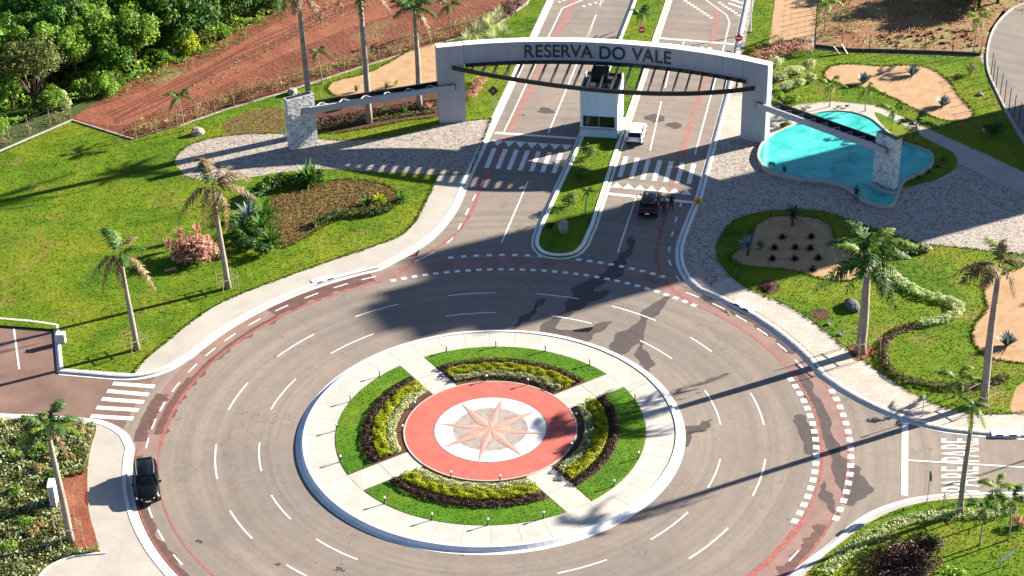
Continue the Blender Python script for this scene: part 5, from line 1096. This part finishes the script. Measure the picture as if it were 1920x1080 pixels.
def rubble(poly, n, size, label, mat='rock'):
    q = scatter(poly, 6); q = q[RNG.permutation(len(q))[:n]]; mb = MB()
    for x, y in q:
        s = size * random.uniform(.4, 1.3); V = [(x + s * math.cos(a) * random.uniform(.6, 1), y + s * .7 * math.sin(a) * random.uniform(.6, 1), .17 + zz * s * .55) for zz in (0, 1) for a in (0, 1.3, 2.5, 3.8, 5)]
        V[5:] = [(x + (p[0] - x) * .6, y + (p[1] - y) * .6, p[2]) for p in V[5:]]
        mb.add(V, [(4, 3, 2, 1, 0), (5, 6, 7, 8, 9)] + [(i, (i + 1) % 5, 5 + (i + 1) % 5, 5 + i) for i in range(5)])
    return tag(mb.build('rubble', M[mat]), label, 'rubble', kind='stuff')
rubble(gs([(355, 165), (470, 98), (600, 28), (640, 20), (500, 100), (380, 172)]), 60, .17, 'pale stones strewn along the middle of the dirt track')
rubble(gs([(560, 30), (800, -20), (840, 10), (640, 60)]), 45, .16, 'scattered stones on the upper dirt field')
rubble(gs([(1640, 60), (1830, 55), (1835, 95), (1650, 92)]), 90, .3, 'stones and clods on the dry field by the fence', 'soil')

# ------------------------------------------------------------------ fences
def fence(px, h, step, label, mat='wood', z=.15, wires=5, r=.05, wall=None, start=0):
    P = np.array(gs(px, z)); seg = np.linalg.norm(np.diff(P, axis=0), axis=1); L = seg.sum(); cum = np.r_[0, np.cumsum(seg)]
    def at(s): i = min(np.searchsorted(cum, s, 'right') - 1, len(seg) - 1); return P[i] + (P[i + 1] - P[i]) * ((s - cum[i]) / seg[i])
    o0 = P[0]; t = empty('wire_fence', (*o0, z)); tag(t, label, 'fence'); n = max(2, int(L / step) + 1); S = [L * i / (n - 1) for i in range(n)]
    me = MB().tube([(0, 0, -.1), (0, 0, h)], [r, r * .8], 6).mesh('post')
    for s in S:
        o = mobj('post', me, M[mat], t); p = at(s) - o0; o.location = (p[0], p[1], 0); o.rotation_euler = (random.uniform(-.04, .04), random.uniform(-.04, .04), 0)
    for k in range(wires):
        zz = h * (.12 + .82 * k / max(1, wires - 1)); mb = MB(); mb.tube([(*(at(s) - o0), zz) for s in S], .006, 3); mb.build('wire', M['wire'], t)
    if wall:
        mb = MB()
        for a, b in zip(P[:-1], P[1:]): mb.bar((*(a - o0), wall / 2), (*(b - o0), wall / 2), .14, wall)
        mb.build('base_wall', M['dark_roof'], t)
    return t
fence([(-60, 300), (0, 276), (60, 250), (132, 222)], 2.0, 2.2, 'pale post and wire fence at the lawn corner below the olive tree')
fence([(174, 235), (212, 247), (256, 261)], 2.1, 2.0, 'three post fence across the end of the dirt track')
fence([(256, 261), (340, 236), (420, 208), (520, 178), (600, 152), (700, 120), (780, 95), (860, 72), (930, 50), (985, 10)], 1.9, 2.3, 'long post and wire fence between the dirt field and the west garden')
fence([(1528, 88), (1596, 96), (1656, 97), (1717, 99), (1777, 101), (1838, 104)], 2.0, 3.0, 'dark post fence behind the upper gravel bed', 'black_steel', wall=.35)
fence([(1536, -30), (1532, 30), (1527, 86)], 1.9, 1.6, 'fence along the edge of the gravel path', 'black_steel', r=.06)
fence([(1858, 140), (1865, 162), (1878, 184), (1893, 208), (1912, 238), (1950, 292)], 2.6, 1.7, 'grey post fence along the back street', 'black_steel', r=.05)

# ------------------------------------------------------------------ cars
def car(name, loc, heading, paint, label, L=4.5, W=1.84, H=1.66, kind='suv', cat='car'):
    t = empty(name, (*loc, 0), heading); tag(t, label, cat); w = W / 2; k = L / 4.5; hz = H / 1.66
    st = [(2.25, .66, .40, .66, .70), (2.18, .83, .28, .80, .86), (1.95, .93, .22, .92, .98), (1.3, .985, .2, .99, 1.06), (.9, 1, .2, 1.02, 1.08), (0, 1, .2, 1.04, 1.06), (-1.2, 1, .2, 1.06, 1.08), (-1.85, .98, .22, 1.07, 1.09), (-2.15, .92, .3, 1.05, 1.07), (-2.25, .8, .42, .94, .98)]
    mb = MB(); loops = []
    for x, ww, zb, zs, zt in st:
        y = w * ww; half = [(.82 * y, zb), (.97 * y, zb + .1), (y, zb + .3), (y * .985, zs - .14), (y * .93, zs - .02), (y * .55, zt)]
        loops.append([(x * k, -a, b * hz) for a, b in half] + [(x * k, a, b * hz) for a, b in half[::-1]])
    mb.loft(loops); body = mb.build('body', M[paint], t, True)
    gs_ = [(1.02, .86, 1.0, .82, 1.05), (.32, .89, 1.0, .72, 1.56), (-.3, .9, 1.0, .745, 1.63), (-1.2, .9, 1.0, .735, 1.62), (-1.78, .88, 1.0, .70, 1.53), (-2.12, .84, 1.0, .78, 1.1)]
    mb = MB(); mb.loft([[(x * k, -b * w, z0 * hz), (x * k, -tt * w, z1 * hz), (x * k, -tt * w * .5, (z1 + .012) * hz), (x * k, tt * w * .5, (z1 + .012) * hz), (x * k, tt * w, z1 * hz), (x * k, b * w, z0 * hz)] for x, b, z0, tt, z1 in gs_], closed=True); mb.build('windows', M['glass'], t, True)
    rf_ = [(.36, .725, 1.555), (-.3, .755, 1.642), (-1.2, .745, 1.632), (-1.76, .705, 1.545)]
    mb = MB(); mb.loft([[(x * k, -tt * w, (z - .03) * hz), (x * k, -tt * w * .97, (z + .012) * hz), (x * k, 0, (z + .035) * hz), (x * k, tt * w * .97, (z + .012) * hz), (x * k, tt * w, (z - .03) * hz)] for x, tt, z in rf_], closed=False, caps=False); mb.build('roof', M[paint], t, True)
    for s in (-1, 1):
        for a, b in (((1.0, .855, 1.04), (.33, .73, 1.57)), ((-.35, .915, 1.03), (-.38, .76, 1.63)), ((-2.1, .85, 1.08), (-1.77, .71, 1.54)), ((-1.35, .91, 1.04), (-1.32, .755, 1.62))):
            mb = MB(); mb.bar((a[0] * k, s * a[1] * w, a[2] * hz), (b[0] * k, s * b[1] * w, b[2] * hz), .09, .05); mb.build('window_pillar', M[paint], t)
        mb = MB(); mb.tube([(.25 * k, s * .7 * w, 1.66 * hz), (-.4 * k, s * .72 * w, 1.72 * hz), (-1.5 * k, s * .7 * w, 1.68 * hz)], .02, 6); mb.build('roof_rail', M['galv'], t)
        mb = MB(); mb.loft([[(.82 * k, s * w * .98, 1.04 * hz), (.66 * k, s * w * .98, 1.04 * hz), (.66 * k, s * w * .98, 1.17 * hz), (.82 * k, s * w * .98, 1.14 * hz)], [(.8 * k, s * (w + .19), 1.06 * hz), (.68 * k, s * (w + .19), 1.06 * hz), (.68 * k, s * (w + .19), 1.18 * hz), (.8 * k, s * (w + .19), 1.16 * hz)]]); mb.build('mirror', M[paint], t)
        mb = MB(); mb.add([(2.19 * k, s * .45 * w, .76 * hz), (2.02 * k, s * .93 * w, .84 * hz), (2.0 * k, s * .94 * w, .70 * hz), (2.2 * k, s * .5 * w, .66 * hz), (2.25 * k, s * .44 * w, .755 * hz), (2.06 * k, s * .95 * w, .835 * hz), (2.06 * k, s * .96 * w, .70 * hz), (2.26 * k, s * .49 * w, .665 * hz)], [(4, 5, 6, 7), (0, 1, 5, 4), (2, 3, 7, 6), (1, 2, 6, 5), (0, 4, 7, 3)]); mb.build('headlight', M['car_lamp'], t)
        mb = MB(); mb.box(-2.27 * k, -2.1 * k, *sorted((s * .58 * w, s * .93 * w)), .78 * hz, .98 * hz); mb.build('tail_light', M['car_tail'], t)
        mb = MB(); mb.box(-1.0 * k, -.86 * k, *sorted((s * (w - .01), s * (w + .025))), .93 * hz, .96 * hz); mb.build('door_handle', M['galv'], t)
        for x in (1.38, -1.36):
            mb = MB(); mb.tube([(x * k, s * (w - .1), .36), (x * k, s * (w + .006), .36)], .43, 18); mb.build('wheel_arch', M['black_steel'], t, False)
            mb = MB(); mb.tube([(x * k, s * (w - .2), .335), (x * k, s * (w + .01), .335), (x * k, s * (w + .02), .335)], [.335, .335, .3], 18); wh = mb.build('wheel', M['tyre'], t)
            mb = MB(); mb.tube([(x * k, s * (w + .0), .335), (x * k, s * (w + .03), .335)], .2, 10); mb.build('rim', M['galv'], wh)
    mb = MB(); mb.box(2.2 * k, 2.275 * k, -.5 * w, .5 * w, .44 * hz, .64 * hz); mb.build('grille', M['black_steel'], t)
    mb = MB(); mb.box(2.276 * k, 2.29 * k, -.2, .2, .45, .57); mb.build('number_plate', M['globe'], t)
    mb = MB(); mb.box(-2.29 * k, -2.22 * k, -.2, .2, .62, .74); mb.build('number_plate', M['globe'], t)
    mb = MB(); mb.box(-2.3 * k, -2.1 * k, -.84 * w, .84 * w, .3, .52); mb.build('rear_bumper', M['black_steel'], t)
    mb = MB(); mb.box(-1.95 * k, -1.7 * k, -.62 * w, .62 * w, 1.57 * hz, 1.6 * hz); mb.build('spoiler', M[paint], t)
    return t
M['car_black'] = p_mat('black_car_paint', (.004, .0045, .006), .3, 0, .25, .1, 2, .15)
M['car_white'] = p_mat('white_car_paint', (.78, .78, .78), .25, 0, .5, .02, 2, 1.0)
M['car_lamp'] = p_mat('headlamp_glass', (.75, .77, .8), .1)
M['car_tail'] = p_mat('tail_lamp', (.3, .012, .012), .2)
M['tyre'] = p_mat('tyre_rubber', (.018, .018, .018), .85)
car('black_suv', g(277, 917), R(-78.5), 'car_black', 'black car driving round the ring towards the planted bank', 4.55, 1.86, 1.66)
car('black_suv', rd(7.7, 39.2), math.pi / 2 - RA, 'car_black', 'black car with rear facing the roundabout stopped at the gate crossing', 4.45, 1.86, 1.68)
car('white_hatchback', rd(4.3, 54.6), math.pi / 2 - RA, 'car_white', 'white car stopped beside the guardhouse', 4.1, 1.74, 1.5)

# ------------------------------------------------------------------ people
def person(loc, rz, pose, mats, label, z=0.0):
    J = {}
    if pose == 'stand':
        J = dict(pel=(0, 0, .95), spi=(0, .01, 1.15), che=(0, 0, 1.36), nec=(0, .01, 1.5), hea=(0, .02, 1.6), top=(0, .02, 1.71))
        for s, n in ((-1, 'l'), (1, 'r')):
            J.update({n + 'hip': (s * .1, 0, .9), n + 'kne': (s * .12, .03, .5), n + 'ank': (s * .13, -.02, .09), n + 'toe': (s * .15, .16, .04), n + 'sho': (s * .19, 0, 1.42), n + 'elb': (s * .27, -.02, 1.15), n + 'wri': (s * .25, .1, .93), n + 'pal': (s * .245, .13, .87)})
    else:
        J = dict(pel=(0, 0, .1), spi=(0, -.02, .3), che=(0, .03, .52), nec=(0, .06, .66), hea=(0, .09, .76), top=(0, .1, .86))
        for s, n in ((-1, 'l'), (1, 'r')):
            J.update({n + 'hip': (s * .1, .02, .08), n + 'kne': (s * .16, .42, .14), n + 'ank': (s * .15, .46, -.28), n + 'toe': (s * .17, .64, -.33), n + 'sho': (s * .19, .03, .58), n + 'elb': (s * .27, .12, .34), n + 'wri': (s * .2, .33, .25), n + 'pal': (s * .19, .39, .23)})
    RAD = dict(pel=.15, spi=.13, che=.155, nec=.06, hea=.092, top=.07, hip=.1, kne=.065, ank=.042, toe=.038, sho=.065, elb=.045, wri=.03, pal=.034)
    E = [('pel', 'spi'), ('spi', 'che'), ('che', 'nec'), ('nec', 'hea'), ('hea', 'top')]
    for n in 'lr': E += [('pel', n + 'hip'), (n + 'hip', n + 'kne'), (n + 'kne', n + 'ank'), (n + 'ank', n + 'toe'), ('che', n + 'sho'), (n + 'sho', n + 'elb'), (n + 'elb', n + 'wri'), (n + 'wri', n + 'pal')]
    names = list(J); V = [Vector(J[n]) for n in names]; ED = [(names.index(a), names.index(b)) for a, b in E]; rad = [RAD[n if n in RAD else n[1:]] for n in names]
    for n, s in (('l', -1), ('r', 1)):
        p = Vector(J[n + 'pal']); d = (p - Vector(J[n + 'wri'])).normalized(); i0 = names.index(n + 'pal')
        for k in range(5):
            o = Vector((0, (k - 1.5) * .018, 0)) if k < 4 else Vector((-s * .01, .035, .03)); ln = (.065, .075, .07, .055, .045)[k]
            V.append(p + o + d * .03); rad.append(.009); ED.append((i0, len(V) - 1)); V.append(p + o + d * (.03 + ln) + Vector((-s * .015, 0, 0))); rad.append(.007); ED.append((len(V) - 2, len(V) - 1))
    me = bpy.data.meshes.new('person'); me.from_pydata([v[:] for v in V], ED, []); o = bpy.data.objects.new('person', me); COL.objects.link(o)
    md = o.modifiers.new('s', 'SKIN'); sv = me.skin_vertices[0].data
    for i, r_ in enumerate(rad): sv[i].radius = (r_, r_)
    sv[0].use_root = True; o.modifiers.new('u', 'SUBSURF').levels = 1; bpy.context.view_layer.update()
    m2 = bpy.data.meshes.new_from_object(o.evaluated_get(bpy.context.evaluated_depsgraph_get())); bpy.data.objects.remove(o)
    for m in mats[:4]: m2.materials.append(M[m])
    P3 = np.array([v.co[:] for v in m2.vertices]); zn, zw = J['nec'][2], J['pel'][2]
    wl, wr = np.array(J['lwri']), np.array(J['rwri'])
    for f in m2.polygons:
        c = P3[list(f.vertices)].mean(0); f.use_smooth = True
        hand = min(np.linalg.norm(c - wl), np.linalg.norm(c - wr)) < .06 or min(np.linalg.norm(c - np.array(J['lpal'])), np.linalg.norm(c - np.array(J['rpal']))) < .12
        foot = min(np.linalg.norm(c - np.array(J['lank'])), np.linalg.norm(c - np.array(J['rank'])), np.linalg.norm(c - np.array(J['ltoe'])), np.linalg.norm(c - np.array(J['rtoe']))) < .1
        f.material_index = 2 if (hand or c[2] > zn - .01) else 3 if foot else (1 if (c[2] < zw + .03 and (pose == 'stand' and abs(c[0]) < .22 or pose != 'stand' and (c[1] > -.3 and c[2] < .2))) else 0)
    t = mobj('person', m2); t.location = (*loc, z); t.rotation_euler = (0, 0, rz); tag(t, label, 'person')
    h = Vector(J['hea']); mb = MB(); mb.lathe([(.098, -.02), (.112, .04), (.105, .1), (.07, .145), (.015, .16)], 10, (h.x, h.y - .018, h.z)); mb.build('hair', M['hair'], t, True)
    mb = MB(); mb.add([(h.x - .012, h.y + .088, h.z + .02), (h.x + .012, h.y + .088, h.z + .02), (h.x + .016, h.y + .115, h.z - .02), (h.x - .016, h.y + .115, h.z - .02)], [(0, 1, 2, 3)]); mb.build('nose', M['skin'], t)
    for s in (-1, 1): mb = MB(); mb.lathe([(.008, 0), (.012, .012), (.008, .024)], 6, (h.x + s * .032, h.y + .088, h.z + .012)); mb.build('eye', M['black_steel'], t)
    return t
M['skin'] = p_mat('skin', (.3, .16, .1), .6); M['hair'] = p_mat('dark_hair', (.012, .01, .009), .6)
M['cloth_black'] = p_mat('black_cloth', (.012, .011, .013), .9); M['cloth_dark'] = p_mat('dark_navy_cloth', (.02, .022, .035), .9); M['denim'] = p_mat('blue_denim', (.04, .07, .16), .9); M['cloth_plum'] = p_mat('dark_plum_cloth', (.045, .018, .022), .9)
pa, pb = rd(9.15, 38.35), rd(9.75, 39.35)
person(pa, R(20), 'stand', ['cloth_plum', 'cloth_dark', 'skin', 'cloth_black'], 'person in a dark plum shirt standing beside the black car at the crossing')
person(pb, R(150), 'stand', ['cloth_black', 'cloth_black', 'skin', 'cloth_black'], 'person all in black standing behind the other one by the car')
person(g(1606, 362, .5), R(165), 'sit', ['cloth_dark', 'denim', 'skin', 'cloth_black'], 'person in blue jeans sitting on the pool rim', z=.47)

# ------------------------------------------------------------------ signs, drains, rocks, small things
def sign(px, h, shape, size, mat, label, face=-90, backmat='galv', z=PZ):
    b = g(*px, z); t = empty('road_sign', (*b, z), R(face + 90)); tag(t, label, 'sign')
    MB().tube([(0, 0, -.1), (0, 0, h)], .035, 7).build('post', M['galv'], t)
    n, a0 = {'diamond': (4, 0), 'round': (20, 0), 'octagon': (8, 22.5), 'square': (4, 45)}[shape]
    mb = MB(); mb.loft([[(size * math.cos(R(a0 + 360 / n * i)), y, h + size * math.sin(R(a0 + 360 / n * i))) for i in range(n)] for y in (-.06, -.04)]); pl = mb.build('plate', M[mat], t)
    return t, pl
def disc(pl, mat, h, s, n=20, y=-.066, name='emblem', sq=None):
    mb = MB()
    if sq: mb.box(-sq[0], sq[0], y - .003, y, h - sq[1], h + sq[1])
    else: mb.loft([[(s * math.cos(R(360 / n * i)), yy_, h + s * math.sin(R(360 / n * i))) for i in range(n)] for yy_ in (y - .003, y)])
    return mb.build(name, M[mat], pl)
t, p = sign((926, 205), 2.2, 'diamond', .62, 'sign_black', 'dark diamond sign on the grass between avenue and gate pillar by the dirt field'); disc(p, 'sign_yellow', 2.2, 0, name='symbol', sq=(.05, .16))
t, p = sign((1307, 424), 2.7, 'diamond', .5, 'sign_yellow', 'amber diamond warning sign on the kerb by the gate crossing'); disc(p, 'sign_black', 2.7, 0, name='symbol', sq=(.06, .2)); disc(p, 'sign_black', 2.62, 0, name='symbol', sq=(.2, .05))
t, p = sign((1203, 86), 2.0, 'round', .42, 'sign_red', 'round no entry sign on the median behind the guardhouse'); disc(p, 'globe', 2.0, 0, name='bar', sq=(.28, .06))
t, p = sign((1384, 105), 2.2, 'round', .42, 'sign_red', 'round no entry sign on the avenue kerb near the gravel path'); disc(p, 'globe', 2.2, 0, name='bar', sq=(.28, .06))
sign((1738, 944), 2.5, 'octagon', .42, 'sign_black', 'dark octagonal stop sign on a thin post beside the cross street', face=0)
sign((1729, 781), 1.9, 'square', .2, 'globe', 'small white plate on a thin post at the east sidewalk edge')
def pole(px, h, label):
    b = g(*px, PZ); t = empty('lamp_post', (*b, PZ)); tag(t, label, 'post'); MB().tube([(0, 0, -.1), (0, 0, h * .5), (0, 0, h)], [.09, .075, .06], 8).build('shaft', M['white_wall'], t); MB().box(-.15, .15, -.15, .15, -.02, .12).build('base', M['concrete'], t); return t
pole((1407, 60), 5.5, 'white post beside the avenue kerb near the gravel path')
lpb = np.array(g(1835, 892)) + np.array([math.cos(SUN_AZ), math.sin(SUN_AZ)]) * 21.4
lp = empty('street_lamp', (*lpb, PZ), R(200)); tag(lp, 'grey street lamp beside the cross street beyond the gravel bed', 'street lamp')
MB().tube([(0, 0, -.1), (0, 0, 4), (0, 0, 8)], [.11, .09, .07], 10).build('shaft', M['galv'], lp); MB().tube([(0, 0, 7.9), (.6, 0, 8.2), (1.3, 0, 8.25)], [.05, .045, .04], 8).build('arm', M['galv'], lp); MB().box(1.2, 1.8, -.13, .13, 8.18, 8.3).build('lamp_head', M['clad'], lp)
def drain(px, a, label, w=2.2, d=.9):
    b = g(*px, .18); t = empty('drain_inlet', (*b, .14), R(a)); tag(t, label, 'drain'); MB().box(-w / 2, w / 2, -d / 2, d / 2, -.1, .06).build('slab', M['kerb'], t)
    for s in (-1, 1): MB().box(s * w * .24 - .3, s * w * .24 + .3, -d / 2 - .012, -d / 2 + .14, -.02, .066).build('slot', M['black_steel'], t)
aN = math.degrees(math.atan2(*g(607, 525)[::-1])); drain((606, 523), aN - 90, 'white drain slab with two slots on the west ring kerb')
aE = math.degrees(math.atan2(*g(1393, 574)[::-1])); drain((1396, 573), aE - 90, 'white drain slab with two slots on the east ring kerb'); drain((1885, 811), -3, 'white drain slab with two slots on the cross street kerb')
def rock(px, sx, sy, sz, label, mat='rock', z=PZ, seed=0):
    rnd = random.Random(seed); b = g(*px, z); bm = bmesh.new(); bmesh.ops.create_icosphere(bm, subdivisions=2, radius=1)
    for v in bm.verts:
        k = 1 + rnd.uniform(-.16, .16); v.co = Vector((v.co.x * sx * k, v.co.y * sy * k, max(-.1, v.co.z * sz * k + sz * .45)))
    me = bpy.data.meshes.new('rock'); bm.to_mesh(me); bm.free(); o = mobj('rock', me, M[mat]); o.location = (*b, z - .03); o.rotation_euler = (0, 0, rnd.uniform(0, 3)); tag(o, label, 'rock'); return o
rock((370, 252), .75, .55, .55, 'tan boulder at the tip of the cobbled forecourt', seed=1); rock((548, 176), .7, .5, .5, 'pale boulder behind the stone pier of the west wing', seed=2)
rock((1056, 434), .5, .45, 1.05, 'upright pale rock on the tip of the median', seed=3); rock((1597, 577), 1.0, .6, .5, 'dark grey rock on the lawn beside the full crowned palm', 'rock_dark', seed=4)
rock((1553, 609), .25, .2, .18, 'small white stone on the east lawn by the sidewalk', seed=5); rock((1575, 629), .25, .2, .16, 'second small white stone nearer the palm stakes', seed=6); rock((1848, 246), .5, .35, .3, 'grey stone on the shaded grass behind the pool', seed=7); rock((1838, 178), .4, .3, .25, 'pale stone at the foot of the back street fence', seed=9)
lg = empty('log', (*g(320, 508, PZ), PZ + .12), .3); tag(lg, 'pale cut log on the grass below the pink shrub', 'log'); MB().tube([(-.55, 0, 0), (.55, .05, .02)], [.15, .13], 10).build('stem', M['wood'], lg); MB().tube([(.1, 0, .05), (.25, .2, .2)], [.05, .03], 6).build('branch_stub', M['wood'], lg)
def cabinet(px, w, d, h, rz, label, name='utility_box'):
    b = g(*px, PZ); t = empty(name, (*b, PZ), R(rz)); tag(t, label, 'box'); MB().box(-w / 2, w / 2, -d / 2, d / 2, 0, h).build('case', M['white_wall'], t); MB().box(-w / 2 - .03, w / 2 + .03, -d / 2 - .03, d / 2 + .03, h, h + .05).build('lid', M['white_wall'], t); MB().box(-w / 2 + .05, w / 2 - .05, -d / 2 - .012, -d / 2 - .001, .1, h - .08).build('door', M['clad'], t); return t
cabinet((116, 641), .7, .5, .85, 0, 'white utility box on the grass at the parking bay corner'); cabinet((103, 946), .45, 1.1, 2.0, 5, 'tall white utility cabinet behind the palm on the planted bank')
bd = empty('board_on_stakes', (*g(1884, 1062, PZ), PZ), R(25)); tag(bd, 'white leaning board on wooden stakes in the southeast corner', 'board')
for x in (-.4, .35): MB().tube([(x, 0, -.1), (x, .05, 1.1)], .04, 6).build('stake', M['wood'], bd)
mb = MB(); mb.bar((-.55, -.1, .75), (.55, -.1, 1.25), .05, .22); mb.build('plank', M['white_wall'], bd)
ab = empty('leaning_planks', (*g(1572, 100, PZ), PZ)); tag(ab, 'pale planks leaning together by the dark fence', 'planks'); MB().bar((-.6, 0, .9), (.1, -.3, 0), .25, .05).build('plank', M['wood'], ab); MB().bar((.3, .1, 1.1), (1.0, -.2, 0), .25, .05).build('plank', M['concrete'], ab)

# ------------------------------------------------------------------ worn borders: stray grass over the bed and lawn edges, ruts on the track
def edge_pts(path, dens, spread, closed=True):
    P = np.array(path + ([path[0]] if closed else [])); seg = np.linalg.norm(np.diff(P, axis=0), axis=1); L = seg.sum(); n = int(L * dens); s = RNG.random(n) * L; cum = np.r_[0, np.cumsum(seg)]
    i = np.clip(np.searchsorted(cum, s) - 1, 0, len(seg) - 1); t = ((s - cum[i]) / seg[i])[:, None]; q = P[i] * (1 - t) + P[i + 1] * t
    return q + RNG.normal(size=(n, 2)) * (spread * (.5 + .5 * np.abs(np.sin(s * .7))))[:, None]
EQ = np.concatenate([edge_pts(p, 40, .14) for p in (SAND_E1, SAND_E2, SAND_TR, SAND_NW, BED_NW, SOIL_NW)] + [edge_pts(smooth(INNER_NW, 3), 40, .1, False), edge_pts([p for p in LAWN_NE], 25, .1), edge_pts(COB_NW[:40], 30, .1, False)])
EQ = EQ[(EQ[:, 0] < 66)]
tag(mobj('edge_grass', blades_mesh('edge_grass', EQ, PZ + .03, .12, .05), M['blade']), 'ragged grass creeping over the borders of beds and lawns', 'grass', kind='stuff')
M['rut'] = paint_mat('dark_rut', [(.3, (.07, .02, .012)), (.6, (.12, .035, .02))], .38, .7, 0.0)
TRK = bpy.data.objects['dirt_track']
for k, off in enumerate((-9, -4, 3, 8, 14)):
    pth = smooth(gs([(205 + off, 222 + off * .8), (300, 178 + off), (420, 118 + off), (520, 70 + off), (620, 20 + off), (700, -14 + off)], .19), 5)
    pth = [(x + .25 * math.sin(i * .8 + k), y + .2 * math.sin(i * .6 + k * 2)) for i, (x, y) in enumerate(pth)]
    ribbon('rut', pth, .35 + .1 * (k % 2), .194 + .0012 * k, M['rut'], TRK)
weeds(gs([(380, 158), (480, 100), (600, 40), (610, 52), (490, 116), (390, 172)]), 10, .25, 'lf_dry', 'sparse straw along the middle of the dirt track', .3)
weeds(gs([(560, 10), (660, -20), (720, 0), (600, 60)]), 8, .3, 'lf_dry', 'sparse straw tufts high on the dirt field', .35)
